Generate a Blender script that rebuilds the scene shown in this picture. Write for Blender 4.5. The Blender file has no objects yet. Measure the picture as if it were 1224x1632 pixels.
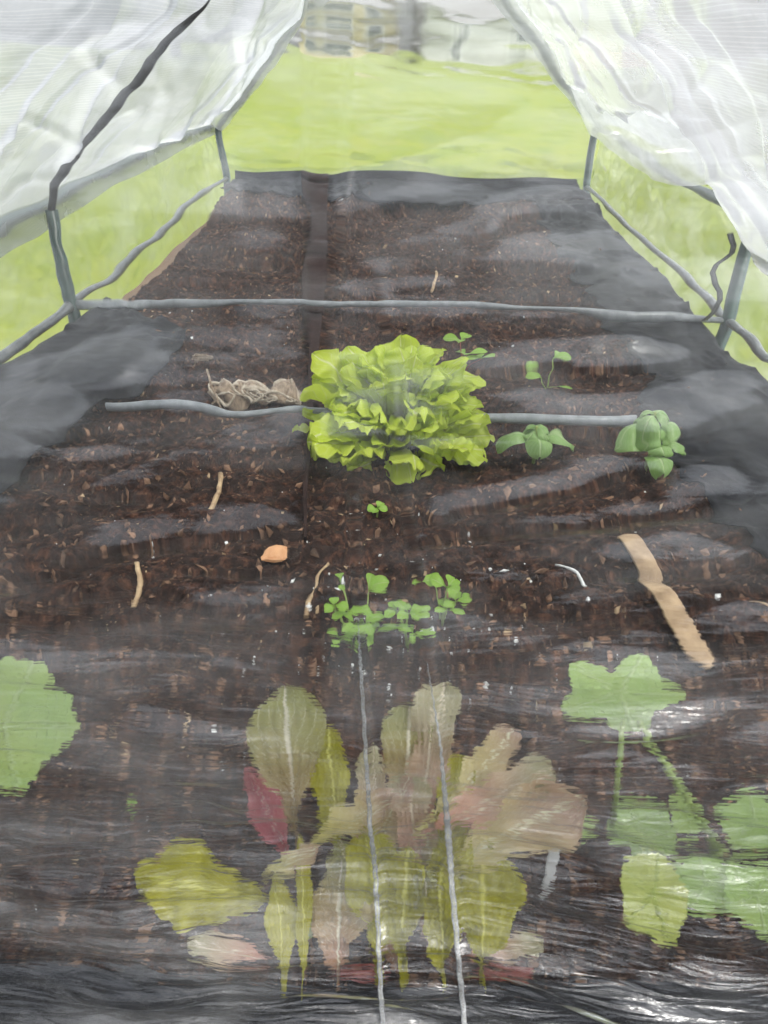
import bpy, math, random
import numpy as np
from mathutils import Vector, Matrix

random.seed(7)
R = math.radians
scene = bpy.context.scene
col = scene.collection

# ------------------------------------------------------------------ camera
CAM_H = 0.33
PITCH, YAW, ROLL = 31.9, 1.15, 1.0
cam_d = bpy.data.cameras.new('camera')
cam = bpy.data.objects.new('camera', cam_d); col.objects.link(cam)
cam_d.sensor_fit = 'VERTICAL'; cam_d.sensor_height = 36.0
FPX = 1233.0
cam_d.lens = FPX / 1632.0 * 36.0
cam_d.clip_start = 0.005; cam_d.clip_end = 600
rot = (Matrix.Rotation(R(YAW), 3, 'Z') @ Matrix.Rotation(R(90 - PITCH), 3, 'X') @ Matrix.Rotation(R(ROLL), 3, 'Z'))
cam.matrix_world = Matrix.Translation((0, 0, CAM_H)) @ rot.to_4x4()
cam_d.dof.use_dof = True; cam_d.dof.focus_distance = 0.52; cam_d.dof.aperture_fstop = 36.0
scene.camera = cam

# ------------------------------------------------------------------ light
SUN_EL, SUN_AZ = 66.0, 119.0      # azimuth clockwise from +Y: the sun stands high, right of and behind the camera
world = bpy.data.worlds.new('World'); scene.world = world; world.use_nodes = True
wn = world.node_tree.nodes; wl = world.node_tree.links
sky = wn.new('ShaderNodeTexSky'); sky.sky_type = 'NISHITA'; sky.sun_disc = False
sky.sun_elevation = R(SUN_EL); sky.sun_rotation = R(SUN_AZ); sky.air_density = 1.0; sky.dust_density = 3.5; sky.ozone_density = 1.0
hs = wn.new('ShaderNodeHueSaturation'); hs.inputs['Saturation'].default_value = 0.2      # thin cloud greys the sky
wl.new(sky.outputs[0], hs.inputs['Color']); wl.new(hs.outputs[0], wn['Background'].inputs['Color']); wn['Background'].inputs['Strength'].default_value = 0.15
sun_d = bpy.data.lights.new('sun', 'SUN'); sun_d.energy = 2.2; sun_d.angle = R(6); sun_d.color = (1.0, 0.95, 0.87)
sun = bpy.data.objects.new('sun', sun_d); col.objects.link(sun)
sd = Vector((math.sin(R(SUN_AZ)) * math.cos(R(SUN_EL)), math.cos(R(SUN_AZ)) * math.cos(R(SUN_EL)), math.sin(R(SUN_EL))))
sun.rotation_euler = sd.to_track_quat('Z', 'Y').to_euler(); sun.location = sd * 20
scene.view_settings.view_transform = 'Standard'; scene.view_settings.look = 'None'
scene.view_settings.exposure = 1.82; scene.view_settings.gamma = 1.0
scene.render.engine = 'CYCLES'
cy = scene.cycles
cy.use_denoising = True
cy.max_bounces = 14; cy.transparent_max_bounces = 24; cy.transmission_bounces = 10; cy.diffuse_bounces = 4; cy.glossy_bounces = 4
cy.sample_clamp_indirect = 6.0

# ------------------------------------------------------------------ pixel helpers (photograph pixels to places in the world)
def ray(px, py):
    return (rot @ Vector(((px - 612) / FPX, -(py - 816) / FPX, -1.0))).normalized()
def at(px, py, z=0.0):
    d = ray(px, py); t = (z - CAM_H) / d.z
    return Vector((d.x * t, d.y * t, z))
def at_y(px, py, y):
    d = ray(px, py); t = y / d.y
    return Vector((d.x * t, y, CAM_H + d.z * t))
def lean_y(z):                    # front sheet: leans inward, more so near the soil
    z = np.minimum(z, 0.36); return 0.128 + 0.16 * z - 0.042 * np.maximum(0.2 - z, 0) ** 2.2 / 0.15 ** 2.2
def pan(px, py):
    d = ray(px, py); t = 0.2
    for _ in range(40):
        t = t + 0.6 * (float(lean_y(CAM_H + d.z * t)) - d.y * t)
    return d.x * t, CAM_H + d.z * t

# ------------------------------------------------------------------ noise
def _hash(i, j, seed):
    h = np.sin(i * 127.1 + j * 311.7 + seed * 74.7) * 43758.5453
    return h - np.floor(h)
def vnoise(x, y, seed=0.0):
    xi, yi = np.floor(x), np.floor(y); xf, yf = x - xi, y - yi
    u = xf * xf * xf * (xf * (xf * 6 - 15) + 10); v = yf * yf * yf * (yf * (yf * 6 - 15) + 10)
    a, b = _hash(xi, yi, seed), _hash(xi + 1, yi, seed)
    c, d = _hash(xi, yi + 1, seed), _hash(xi + 1, yi + 1, seed)
    return (a + (b - a) * u) * (1 - v) + (c + (d - c) * u) * v
def fbm(x, y, seed=0.0, octv=4):
    s, a, t = 0.0, 1.0, 0.0
    for k in range(octv):
        s = s + a * vnoise(x * 2 ** k, y * 2 ** k, seed + 13.7 * k); t += a; a *= 0.5
    return s / t - 0.5

# ------------------------------------------------------------------ mesh builder
class MB:
    def __init__(s): s.v = []; s.f = []; s.uv = []
    def grid(s, P, closed=False):
        """P: list of rows of points -> quads with uv (row, column)."""
        b = len(s.v); nr, nc = len(P), len(P[0])
        for r in P: s.v.extend([tuple(p) for p in r])
        for i in range(nr - 1):
            for j in range(nc if closed else nc - 1):
                k = (j + 1) % nc
                s.f.append((b + i * nc + j, b + i * nc + k, b + (i + 1) * nc + k, b + (i + 1) * nc + j))
                s.uv.extend([(i / (nr - 1), j / max(1, nc - 1)), (i / (nr - 1), (j + 1) / max(1, nc - 1)), ((i + 1) / (nr - 1), (j + 1) / max(1, nc - 1)), ((i + 1) / (nr - 1), j / max(1, nc - 1))])
    def tube(s, pts, rad, n=10, caps=True):
        pts = [Vector(p) for p in pts]; rows = []
        rad = rad if isinstance(rad, (list, tuple)) else [rad] * len(pts)
        side = None
        for i, p in enumerate(pts):
            t = (pts[min(i + 1, len(pts) - 1)] - pts[max(i - 1, 0)]).normalized()
            if side is None:
                a = Vector((0, 0, 1)) if abs(t.z) < 0.9 else Vector((1, 0, 0)); side = t.cross(a).normalized()
            else: side = (side - t * side.dot(t)).normalized()
            up = t.cross(side)
            rows.append([p + (side * math.cos(2 * math.pi * k / n) + up * math.sin(2 * math.pi * k / n)) * rad[i] for k in range(n)])
        b = len(s.v); s.grid(rows, True)
        if caps:
            for ring, rev in ((0, True), (len(rows) - 1, False)):
                f = [b + ring * n + k for k in range(n)]
                s.f.append(tuple(f[::-1] if rev else f)); s.uv.extend([(0, 0)] * n)
    def box(s, c, d, m=None):
        b = len(s.v); c = Vector(c)
        for sx in (-1, 1):
            for sy in (-1, 1):
                for sz in (-1, 1):
                    p = Vector((sx * d[0] / 2, sy * d[1] / 2, sz * d[2] / 2))
                    if m is not None: p = m @ p
                    s.v.append(tuple(c + p))
        for f in ((0, 1, 3, 2), (4, 6, 7, 5), (0, 4, 5, 1), (2, 3, 7, 6), (0, 2, 6, 4), (1, 5, 7, 3)):
            s.f.append(tuple(b + k for k in f)); s.uv.extend([(0, 0), (1, 0), (1, 1), (0, 1)])
    def blob(s, c, r, seed=0, n=6, m=5, sq=(1, 1, 1)):
        rows = []
        for i in range(m):
            th = math.pi * (i + 0.02) / (m - 1 + 0.04)
            rows.append([Vector(c) + Vector((math.sin(th) * math.cos(2 * math.pi * k / n) * sq[0], math.sin(th) * math.sin(2 * math.pi * k / n) * sq[1], math.cos(th) * sq[2])) * r * (0.8 + 0.4 * random.random() if 0 < i < m - 1 else 1) for k in range(n)])
        s.grid(rows, True)
    def build(s, name, mat, parent=None, smooth=True, solid=0, bevel=0):
        me = bpy.data.meshes.new(name); me.from_pydata(s.v, [], s.f)
        uvl = me.uv_layers.new(name='UVMap'); uvl.data.foreach_set('uv', [c for t in s.uv for c in t])
        me.materials.append(mat); me.update()
        if smooth: me.polygons.foreach_set('use_smooth', [True] * len(me.polygons))
        o = bpy.data.objects.new(name, me); col.objects.link(o)
        if parent is not None: o.parent = parent
        if solid:
            md = o.modifiers.new('solidify', 'SOLIDIFY'); md.thickness = solid; md.offset = 0
        if bevel:
            md = o.modifiers.new('bevel', 'BEVEL'); md.width = bevel; md.segments = 2
        return o

def fast_grid(name, P, mat, parent=None):
    nr, nc = P.shape[:2]
    idx = np.arange(nr * nc).reshape(nr, nc)
    q = np.stack([idx[:-1, :-1], idx[:-1, 1:], idx[1:, 1:], idx[1:, :-1]], -1).reshape(-1, 4)
    me = bpy.data.meshes.new(name)
    me.vertices.add(nr * nc); me.vertices.foreach_set('co', P.reshape(-1).astype(np.float32))
    me.loops.add(q.size); me.loops.foreach_set('vertex_index', q.reshape(-1).astype(np.int32))
    me.polygons.add(len(q)); me.polygons.foreach_set('loop_start', (np.arange(len(q)) * 4).astype(np.int32))
    me.update(calc_edges=True); me.polygons.foreach_set('use_smooth', [True] * len(q))
    me.materials.append(mat); me.validate()
    o = bpy.data.objects.new(name, me); col.objects.link(o)
    if parent is not None: o.parent = parent
    return o

def fast_polys(name, V, n, mat, parent=None, smooth=False):
    """V: (count, n, 3) loose polygons of n corners."""
    k = len(V); me = bpy.data.meshes.new(name)
    me.vertices.add(k * n); me.vertices.foreach_set('co', V.reshape(-1).astype(np.float32))
    me.loops.add(k * n); me.loops.foreach_set('vertex_index', np.arange(k * n, dtype=np.int32))
    me.polygons.add(k); me.polygons.foreach_set('loop_start', (np.arange(k) * n).astype(np.int32))
    me.update(calc_edges=True); me.materials.append(mat)
    o = bpy.data.objects.new(name, me); col.objects.link(o)
    if parent is not None: o.parent = parent
    return o

def tag(o, label, cat, group=None, kind=None):
    if label: o['label'] = label
    if cat: o['category'] = cat
    if group: o['group'] = group
    if kind: o['kind'] = kind
    return o
def thing(name, label, cat, loc=(0, 0, 0), group=None):
    o = bpy.data.objects.new(name, None); col.objects.link(o); o.location = loc; o.empty_display_size = 0.05
    return tag(o, label, cat, group)
def under(o, parent):
    """parent a mesh built in world space under a thing that stands elsewhere"""
    o.parent = parent; o.matrix_parent_inverse = Matrix.Translation(-parent.location); return o

# ------------------------------------------------------------------ materials
class NT:
    def __init__(s, name):
        s.m = bpy.data.materials.new(name); s.m.use_nodes = True; s.n = s.m.node_tree.nodes; s.l = s.m.node_tree.links
        s.n.clear(); s.out = s.n.new('ShaderNodeOutputMaterial')
    def node(s, t, **kw):
        nd = s.n.new(t)
        for k, v in kw.items():
            if k in nd.inputs.keys() if hasattr(nd.inputs, 'keys') else False: s.set(nd, k, v)
            else: setattr(nd, k, v)
        return nd
    def set(s, nd, k, v):
        if isinstance(v, bpy.types.NodeSocket): s.l.new(v, nd.inputs[k])
        elif isinstance(v, tuple) and len(v) == 3 and nd.inputs[k].type == 'RGBA': nd.inputs[k].default_value = (*v, 1)
        else: nd.inputs[k].default_value = v
    def coord(s, scale=(1, 1, 1), rotz=(0, 0, 0), which='Object'):
        tc = s.n.new('ShaderNodeTexCoord'); mp = s.n.new('ShaderNodeMapping')
        mp.inputs['Scale'].default_value = scale; mp.inputs['Rotation'].default_value = rotz
        s.l.new(tc.outputs[which], mp.inputs['Vector']); return mp.outputs[0]
    def noise(s, vec, scale, detail=4, rough=0.55, dist=0.0):
        nd = s.n.new('ShaderNodeTexNoise'); s.l.new(vec, nd.inputs['Vector'])
        nd.inputs['Scale'].default_value = scale; nd.inputs['Detail'].default_value = detail
        nd.inputs['Roughness'].default_value = rough; nd.inputs['Distortion'].default_value = dist; return nd.outputs['Fac']
    def ramp(s, fac, stops):
        nd = s.n.new('ShaderNodeValToRGB'); s.l.new(fac, nd.inputs[0]); e = nd.color_ramp.elements
        while len(e) < len(stops): e.new(0.5)
        for i, (p, c) in enumerate(stops):
            e[i].position = p; e[i].color = (*c, 1) if isinstance(c, tuple) else (c, c, c, 1)
        return nd.outputs['Color']
    def math(s, op, a, b=0.0, c=None):
        nd = s.n.new('ShaderNodeMath'); nd.operation = op
        for i, x in enumerate((a, b, c)):
            if x is None: continue
            if isinstance(x, bpy.types.NodeSocket): s.l.new(x, nd.inputs[i])
            else: nd.inputs[i].default_value = x
        return nd.outputs[0]
    def mixc(s, fac, a, b, mode='MIX'):
        nd = s.n.new('ShaderNodeMix'); nd.data_type = 'RGBA'; nd.blend_type = mode
        for k, x in ((0, fac), (6, a), (7, b)):
            if isinstance(x, bpy.types.NodeSocket): s.l.new(x, nd.inputs[k])
            else: nd.inputs[k].default_value = (*x, 1) if isinstance(x, tuple) else x
        return nd.outputs[2]
    def mix(s, fac, a, b):
        nd = s.n.new('ShaderNodeMixShader')
        if isinstance(fac, bpy.types.NodeSocket): s.l.new(fac, nd.inputs[0])
        else: nd.inputs[0].default_value = fac
        s.l.new(a, nd.inputs[1]); s.l.new(b, nd.inputs[2]); return nd.outputs[0]
    def bump(s, h, strength=0.5, dist=0.01):
        nd = s.n.new('ShaderNodeBump'); s.l.new(h, nd.inputs['Height'])
        nd.inputs['Strength'].default_value = strength; nd.inputs['Distance'].default_value = dist; return nd.outputs[0]
    def bsdf(s, t, **kw):
        nd = s.n.new(t)
        for k, v in kw.items(): s.set(nd, k.replace('_', ' '), v)
        return nd.outputs[0]
    def pbr(s, **kw): return s.bsdf('ShaderNodeBsdfPrincipled', **kw)
    def done(s, sh): s.l.new(sh, s.out.inputs['Surface']); return s.m

def m_plain(name, a, b, scale=40, rough=0.6, bump=0.3, dist=0.002, spec=0.5, stretch=(1, 1, 1)):
    t = NT(name); v = t.coord(stretch); n = t.noise(v, scale, 5)
    c = t.ramp(n, [(0.3, a), (0.7, b)])
    return t.done(t.pbr(Base_Color=c, Roughness=rough, Normal=t.bump(n, bump, dist), Specular_IOR_Level=spec))

def m_leaf(name, a, b, vein, trans=0.35, rough=0.45, vscale=9.0, edge=None, puck=1.0):
    """leaf: u runs from stalk to tip, v across with the midrib at 0.5"""
    t = NT(name)
    tc = t.n.new('ShaderNodeTexCoord'); sp = t.n.new('ShaderNodeSeparateXYZ'); t.l.new(tc.outputs['UV'], sp.inputs[0])
    u, v = sp.outputs[0], sp.outputs[1]
    av = t.math('ABSOLUTE', t.math('SUBTRACT', v, 0.5))
    n = t.noise(t.coord(), 90, 4); n2 = t.noise(t.coord(), 25, 2)
    c = t.mixc(t.math('MULTIPLY', n, 1.0), a, b)
    if edge is not None:
        c = t.mixc(t.ramp(t.math('ADD', t.math('MULTIPLY', u, 0.75), t.math('MULTIPLY', n2, 0.5)), [(0.45, 0.0), (0.95, 1.0)]), c, edge)
    # side veins run forward from the midrib
    ph = t.math('SUBTRACT', t.math('MULTIPLY', u, vscale), t.math('MULTIPLY', av, vscale * 0.8))
    fr = t.math('ABSOLUTE', t.math('SUBTRACT', t.math('FRACT', ph), 0.5))
    side = t.ramp(fr, [(0.0, 1.0), (0.07, 0.0)])
    mid = t.ramp(av, [(0.015, 1.0), (0.05, 0.0)])
    vn = t.math('MAXIMUM', mid, t.math('MULTIPLY', side, 0.45))
    c = t.mixc(vn, c, vein)
    h = t.math('SUBTRACT', t.noise(t.coord(), 160, 3), t.math('MULTIPLY', vn, 0.6))
    nr = t.bump(h, 0.45 * puck, 0.0016)
    s1 = t.pbr(Base_Color=c, Roughness=rough, Normal=nr, Specular_IOR_Level=0.45)
    s2 = t.bsdf('ShaderNodeBsdfTranslucent', Color=t.mixc(0.5, c, (1, 1, 0.5), 'MULTIPLY'), Normal=nr)
    return t.done(t.mix(trans, s1, s2))

def m_film(name, clear=0.75, haze=(0.03, 0.2), hscale=8.0, stretch=(1, 1, 4), milk=(0.86, 0.88, 0.9), refr=0.0, ior=1.05, rrough=0.1,
           gloss=1.0, grough=0.14, bscale=120, bstr=0.2, bstretch=(1, 1, 2), weave=False, tlu=0.5, g2=None, hlim=(0.38, 0.68), ripple=False):
    """thin plastic sheet: passes most light, mirrors at a slant, with milkiness and veiling haze put into its colour in cloudy patches"""
    t = NT(name); v = t.coord(stretch)
    n = t.noise(v, hscale, 5, 0.6, 0.6)
    bn = t.noise(t.coord(bstretch), bscale, 3, 0.5, 0.4)
    nr = t.bump(bn, bstr, 0.002)
    if ripple:                       # fine crimping across the sheet, strongest where it is gathered near the soil
        rp = t.noise(t.coord((0.6, 1, 7.0)), 62, 4, 0.5, 0.8)
        sz_ = t.n.new('ShaderNodeSeparateXYZ'); t.l.new(t.coord(), sz_.inputs[0])
        st = t.ramp(sz_.outputs[2], [(0.115, 1.0), (0.22, 0.12)])
        nd = t.n.new('ShaderNodeBump'); t.l.new(rp, nd.inputs['Height']); nd.inputs['Distance'].default_value = 0.0035
        t.l.new(t.math('MULTIPLY', st, 0.52), nd.inputs['Strength']); t.l.new(nr, nd.inputs['Normal']); nr = nd.outputs[0]
    nrr = nr
    if ripple:
        rp2 = t.noise(t.coord((0.5, 1, 7.0)), 70, 3, 0.5, 0.6); sz2 = t.n.new('ShaderNodeSeparateXYZ'); t.l.new(t.coord(), sz2.inputs[0])
        st2 = t.ramp(sz2.outputs[2], [(0.12, 1.0), (0.21, 0.0)])
        nd2 = t.n.new('ShaderNodeBump'); t.l.new(rp2, nd2.inputs['Height']); nd2.inputs['Distance'].default_value = 0.012
        t.l.new(st2, nd2.inputs['Strength']); nrr = nd2.outputs[0]
    through = t.bsdf('ShaderNodeBsdfTransparent', Color=(0.97, 0.98, 0.975))
    if refr > 0:
        rf = t.bsdf('ShaderNodeBsdfRefraction', Color=(0.97, 0.98, 0.975), IOR=ior, Roughness=rrough, Normal=nrr)
        through = rf if refr >= 1 else t.mix(refr, through, rf)
    hz = t.ramp(n, [(hlim[0], haze[0]), (hlim[1], haze[1])])
    if weave:                        # sharp creases, whitened where the film was bent
        cr = t.n.new('ShaderNodeTexNoise'); cr.noise_type = 'RIDGED_MULTIFRACTAL'; t.l.new(t.coord((1, 0.55, 0.8), (0.5, 0.3, 0.2)), cr.inputs['Vector'])
        cr.inputs['Scale'].default_value = 9; cr.inputs['Detail'].default_value = 3; cr.inputs['Roughness'].default_value = 0.55; cr.inputs['Distortion'].default_value = 0.8
        line = t.ramp(t.math('MULTIPLY', cr.outputs['Fac'], 0.5), [(0.60, 0.0), (0.80, 1.0)])
        hz = t.math('MINIMUM', t.math('ADD', hz, t.math('MULTIPLY', line, 0.2)), 0.98)
        nd = t.n.new('ShaderNodeBump'); t.l.new(cr.outputs['Fac'], nd.inputs['Height']); nd.inputs['Distance'].default_value = 0.006; nd.inputs['Strength'].default_value = 0.6
        t.l.new(nr, nd.inputs['Normal']); nr = nd.outputs[0]
    if ripple:                       # veiling haze painted in high up, left out along the taut upright strip
        x0, z0 = pan(510, 300); x1, z1 = pan(508, 480); sl = (x1 - x0) / (z1 - z0)
        sq_ = t.n.new('ShaderNodeSeparateXYZ'); t.l.new(t.coord(), sq_.inputs[0])
        nz2 = t.noise(t.coord((1, 1, 2)), 24, 4, 0.6, 0.5)
        up_ = t.math('MULTIPLY', t.ramp(sq_.outputs[2], [(0.235, 0.0), (0.275, 1.0), (0.31, 0.5)]), t.ramp(nz2, [(0.36, 0.0), (0.62, 0.12)]))
        hz = t.math('ADD', hz, up_)
        dx = t.math('ABSOLUTE', t.math('SUBTRACT', t.math('SUBTRACT', sq_.outputs[0], t.math('MULTIPLY', t.math('SUBTRACT', sq_.outputs[2], z0), sl)), x0))
        hz = t.math('MULTIPLY', hz, t.math('MAXIMUM', t.ramp(dx, [(0.0026, 0.0), (0.0042, 1.0)]), t.ramp(sq_.outputs[2], [(0.270, 0.3), (0.276, 1.0)])))
    if weave:
        w1 = t.n.new('ShaderNodeTexWave'); t.l.new(t.coord((0.0, 1, 0.0)), w1.inputs[0]); w1.inputs['Scale'].default_value = 110
        w2 = t.n.new('ShaderNodeTexWave'); w2.bands_direction = 'Z'; t.l.new(t.coord((0.0, 0, 1)), w2.inputs[0]); w2.inputs['Scale'].default_value = 130
        w = t.math('MAXIMUM', t.ramp(w1.outputs['Fac'], [(0.75, 0.0), (0.95, 1.0)]), t.ramp(w2.outputs['Fac'], [(0.75, 0.0), (0.95, 1.0)]))
        hz = t.math('MINIMUM', t.math('ADD', hz, t.math('MULTIPLY', w, 0.14)), 1.0)
    dif = t.bsdf('ShaderNodeBsdfDiffuse', Color=milk, Normal=nr); trl = t.bsdf('ShaderNodeBsdfTranslucent', Color=milk, Normal=nr)
    base = t.mix(hz, through, t.mix(tlu, dif, trl))
    fr = t.n.new('ShaderNodeFresnel'); fr.inputs['IOR'].default_value = 1.5; t.l.new(nr, fr.inputs['Normal'])
    g = t.bsdf('ShaderNodeBsdfGlossy', Color=(0.95, 0.97, 1.0), Roughness=grough, Normal=nr)
    if g2: g = t.mix(g2[1], g, t.bsdf('ShaderNodeBsdfGlossy', Color=(0.95, 0.97, 1.0), Roughness=g2[0], Normal=nr))
    return t.done(t.mix(t.math('MINIMUM', t.math('MULTIPLY', fr.outputs[0], 1.7 * gloss), 1.0), base, g))

def m_lobed(name, a, b, vein, trans=0.35, rough=0.5):
    """u runs from the stalk outwards, v once round the leaf, five main veins"""
    t = NT(name); tc = t.n.new('ShaderNodeTexCoord'); sp = t.n.new('ShaderNodeSeparateXYZ'); t.l.new(tc.outputs['UV'], sp.inputs[0])
    u, v = sp.outputs[0], sp.outputs[1]
    dv = t.math('ABSOLUTE', t.math('SUBTRACT', t.math('FRACT', t.math('ADD', t.math('MULTIPLY', v, 5.0), 0.5)), 0.5))
    arc = t.math('MULTIPLY', dv, u)
    main = t.ramp(arc, [(0.012, 1.0), (0.035, 0.0)])
    ph = t.math('ADD', t.math('MULTIPLY', u, 7.0), t.math('MULTIPLY', dv, -5.0))
    side = t.ramp(t.math('ABSOLUTE', t.math('SUBTRACT', t.math('FRACT', ph), 0.5)), [(0.0, 1.0), (0.09, 0.0)])
    vn = t.math('MAXIMUM', main, t.math('MULTIPLY', side, 0.5))
    n = t.noise(t.coord(), 110, 4); n2 = t.noise(t.coord(), 28, 3)
    c = t.mixc(n, a, b); c = t.mixc(t.ramp(n2, [(0.45, 0.0), (0.75, 0.45)]), c, (b[0] * 1.25, b[1] * 1.05, b[2] * 0.8)); c = t.mixc(t.math('MULTIPLY', vn, 0.4), c, vein)
    nr = t.bump(t.math('SUBTRACT', t.noise(t.coord(), 220, 3), t.math('MULTIPLY', vn, 0.8)), 0.6, 0.0018)
    return t.done(t.mix(trans, t.pbr(Base_Color=c, Roughness=rough, Normal=nr, Specular_IOR_Level=0.4), t.bsdf('ShaderNodeBsdfTranslucent', Color=t.mixc(0.5, c, (1, 1, 0.5), 'MULTIPLY'), Normal=nr)))

M = {}
def soil_mat():
    t = NT('soil'); v = t.coord()
    n1 = t.noise(v, 14, 6, 0.65); n2 = t.noise(v, 120, 6, 0.7); n3 = t.noise(v, 420, 3, 0.6)
    c = t.ramp(n2, [(0.3, (0.006, 0.0035, 0.003)), (0.5, (0.026, 0.012, 0.0075)), (0.64, (0.10, 0.046, 0.027)), (0.76, (0.30, 0.165, 0.10))])
    c = t.mixc(t.ramp(n1, [(0.35, 0.0), (0.7, 0.7)]), c, t.mixc(1.0, c, (1.5, 1.25, 1.1), 'MULTIPLY'))
    vo = t.n.new('ShaderNodeTexVoronoi'); t.l.new(v, vo.inputs['Vector']); vo.inputs['Scale'].default_value = 160
    h = t.math('ADD', t.math('MULTIPLY', n2, 1.4), t.math('ADD', t.math('MULTIPLY', n3, 0.5), t.math('MULTIPLY', vo.outputs['Distance'], 0.5)))
    return t.done(t.pbr(Base_Color=c, Roughness=0.8, Normal=t.bump(h, 1.0, 0.006), Specular_IOR_Level=0.3))
M['soil'] = soil_mat()
def lawn_mat():
    t = NT('lawn'); v = t.coord()
    n1 = t.noise(v, 0.35, 4); n2 = t.noise(v, 14, 5, 0.7); n3 = t.noise(t.coord((1, 0.35, 1)), 3.0, 4, 0.6)
    c = t.ramp(n2, [(0.3, (0.045, 0.075, 0.004)), (0.7, (0.125, 0.155, 0.009))])
    c = t.mixc(t.ramp(n3, [(0.35, 0.0), (0.7, 0.55)]), c, (0.155, 0.155, 0.010))
    c = t.mixc(t.ramp(n1, [(0.4, 0.0), (0.7, 0.35)]), c, (0.065, 0.10, 0.01))
    return t.done(t.pbr(Base_Color=c, Roughness=0.85, Normal=t.bump(n2, 0.6, 0.02), Specular_IOR_Level=0.2))
M['lawn'] = lawn_mat()
M['blade'] = m_plain('blade', (0.05, 0.085, 0.006), (0.12, 0.16, 0.015), 30, 0.6, 0.0)
def fabric_mat():
    t = NT('liner'); v = t.coord()
    n = t.noise(v, 60, 4); n2 = t.noise(v, 900, 2)
    c = t.ramp(n, [(0.3, (0.005, 0.0055, 0.007)), (0.7, (0.013, 0.0145, 0.019))])
    c = t.mixc(t.ramp(n2, [(0.66, 0.0), (0.74, 0.5)]), c, (0.12, 0.12, 0.12))
    return t.done(t.pbr(Base_Color=c, Roughness=0.5, Specular_IOR_Level=0.12, Normal=t.bump(t.math('ADD', n, t.math('MULTIPLY', n2, 0.3)), 0.5, 0.004)))
M['liner'] = fabric_mat()
M['tube'] = m_plain('tube', (0.008, 0.030, 0.023), (0.02, 0.055, 0.042), 60, 0.35, 0.15)
M['bar'] = m_plain('bar', (0.14, 0.155, 0.165), (0.26, 0.28, 0.29), 80, 0.3, 0.2)
M['rail'] = m_plain('rail', (0.06, 0.07, 0.072), (0.15, 0.16, 0.16), 80, 0.35, 0.2)
M['rod'] = m_plain('rod', (0.02, 0.022, 0.024), (0.05, 0.052, 0.055), 60, 0.4, 0.3)
M['joint'] = m_plain('joint', (0.002, 0.085, 0.055), (0.01, 0.14, 0.09), 50, 0.35, 0.1)
M['board'] = m_plain('board', (0.10, 0.06, 0.035), (0.22, 0.14, 0.08), 18, 0.8, 0.5, 0.004, stretch=(1, 0.08, 1))
M['stick'] = m_plain('stick', (0.22, 0.14, 0.075), (0.48, 0.34, 0.20), 70, 0.7, 0.4, 0.001, stretch=(1, 1, 1))
M['twig'] = m_plain('twig', (0.24, 0.15, 0.08), (0.52, 0.38, 0.22), 150, 0.8, 0.6, 0.001)
M['chip'] = m_plain('chip', (0.42, 0.19, 0.08), (0.58, 0.32, 0.16), 120, 0.8, 0.6, 0.001)
M['bark'] = m_plain('bark', (0.015, 0.008, 0.005), (0.30, 0.165, 0.095), 70, 0.85, 0.7, 0.002)
M['perlite'] = m_plain('perlite', (0.6, 0.6, 0.58), (0.85, 0.85, 0.84), 300, 0.6, 0.6, 0.001)
M['jute'] = m_plain('jute', (0.15, 0.105, 0.07), (0.40, 0.31, 0.22), 260, 0.9, 0.8, 0.001)
M['jute_pale'] = m_plain('jute_pale', (0.32, 0.27, 0.20), (0.58, 0.50, 0.40), 260, 0.9, 0.8, 0.001)
M['tag'] = m_plain('tag', (0.62, 0.62, 0.62), (0.78, 0.78, 0.78), 60, 0.45, 0.1)
M['stem'] = m_plain('stem', (0.16, 0.24, 0.04), (0.30, 0.38, 0.09), 90, 0.5, 0.2)
M['trunk'] = m_plain('trunk', (0.05, 0.04, 0.03), (0.13, 0.10, 0.08), 8, 0.9, 0.5, 0.03)
M['lettuce'] = m_leaf('lettuce', (0.58, 0.68, 0.07), (0.76, 0.82, 0.18), (0.80, 0.84, 0.42), 0.5, 0.4, 7, edge=(0.62, 0.74, 0.08))
M['basil'] = m_leaf('basil', (0.18, 0.34, 0.08), (0.30, 0.46, 0.15), (0.40, 0.54, 0.24), 0.3, 0.35, 7, puck=1.6)
M['herb'] = m_leaf('herb', (0.18, 0.38, 0.03), (0.34, 0.52, 0.08), (0.35, 0.48, 0.15), 0.35, 0.4, 5)
M['squash'] = m_lobed('squash', (0.29, 0.46, 0.11), (0.42, 0.57, 0.19), (0.56, 0.68, 0.36))
M['squash_pale'] = m_lobed('squash_pale', (0.44, 0.52, 0.10), (0.58, 0.62, 0.20), (0.30, 0.42, 0.10))
M['chard_bronze'] = m_leaf('chard_bronze', (0.36, 0.17, 0.09), (0.62, 0.36, 0.22), (0.90, 0.84, 0.66), 0.35, 0.4, 8, edge=(0.38, 0.38, 0.14))
M['chard_olive'] = m_leaf('chard_olive', (0.26, 0.25, 0.008), (0.58, 0.54, 0.015), (0.74, 0.72, 0.14), 0.35, 0.4, 8)
M['chard_pink'] = m_leaf('chard_pink', (0.45, 0.08, 0.13), (0.55, 0.20, 0.22), (0.65, 0.40, 0.38), 0.35, 0.35, 8)
M['chard_rose'] = m_leaf('chard_rose', (0.66, 0.29, 0.24), (0.80, 0.50, 0.40), (0.88, 0.78, 0.62), 0.35, 0.4, 8, edge=(0.46, 0.42, 0.26))
M['chard_yellow'] = m_leaf('chard_yellow', (0.72, 0.66, 0.22), (0.84, 0.78, 0.42), (0.88, 0.85, 0.62), 0.35, 0.35, 8, edge=(0.50, 0.33, 0.24))
M['chard_red'] = m_leaf('chard_red', (0.20, 0.03, 0.025), (0.30, 0.07, 0.05), (0.4, 0.18, 0.12), 0.3, 0.4, 8)
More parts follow.
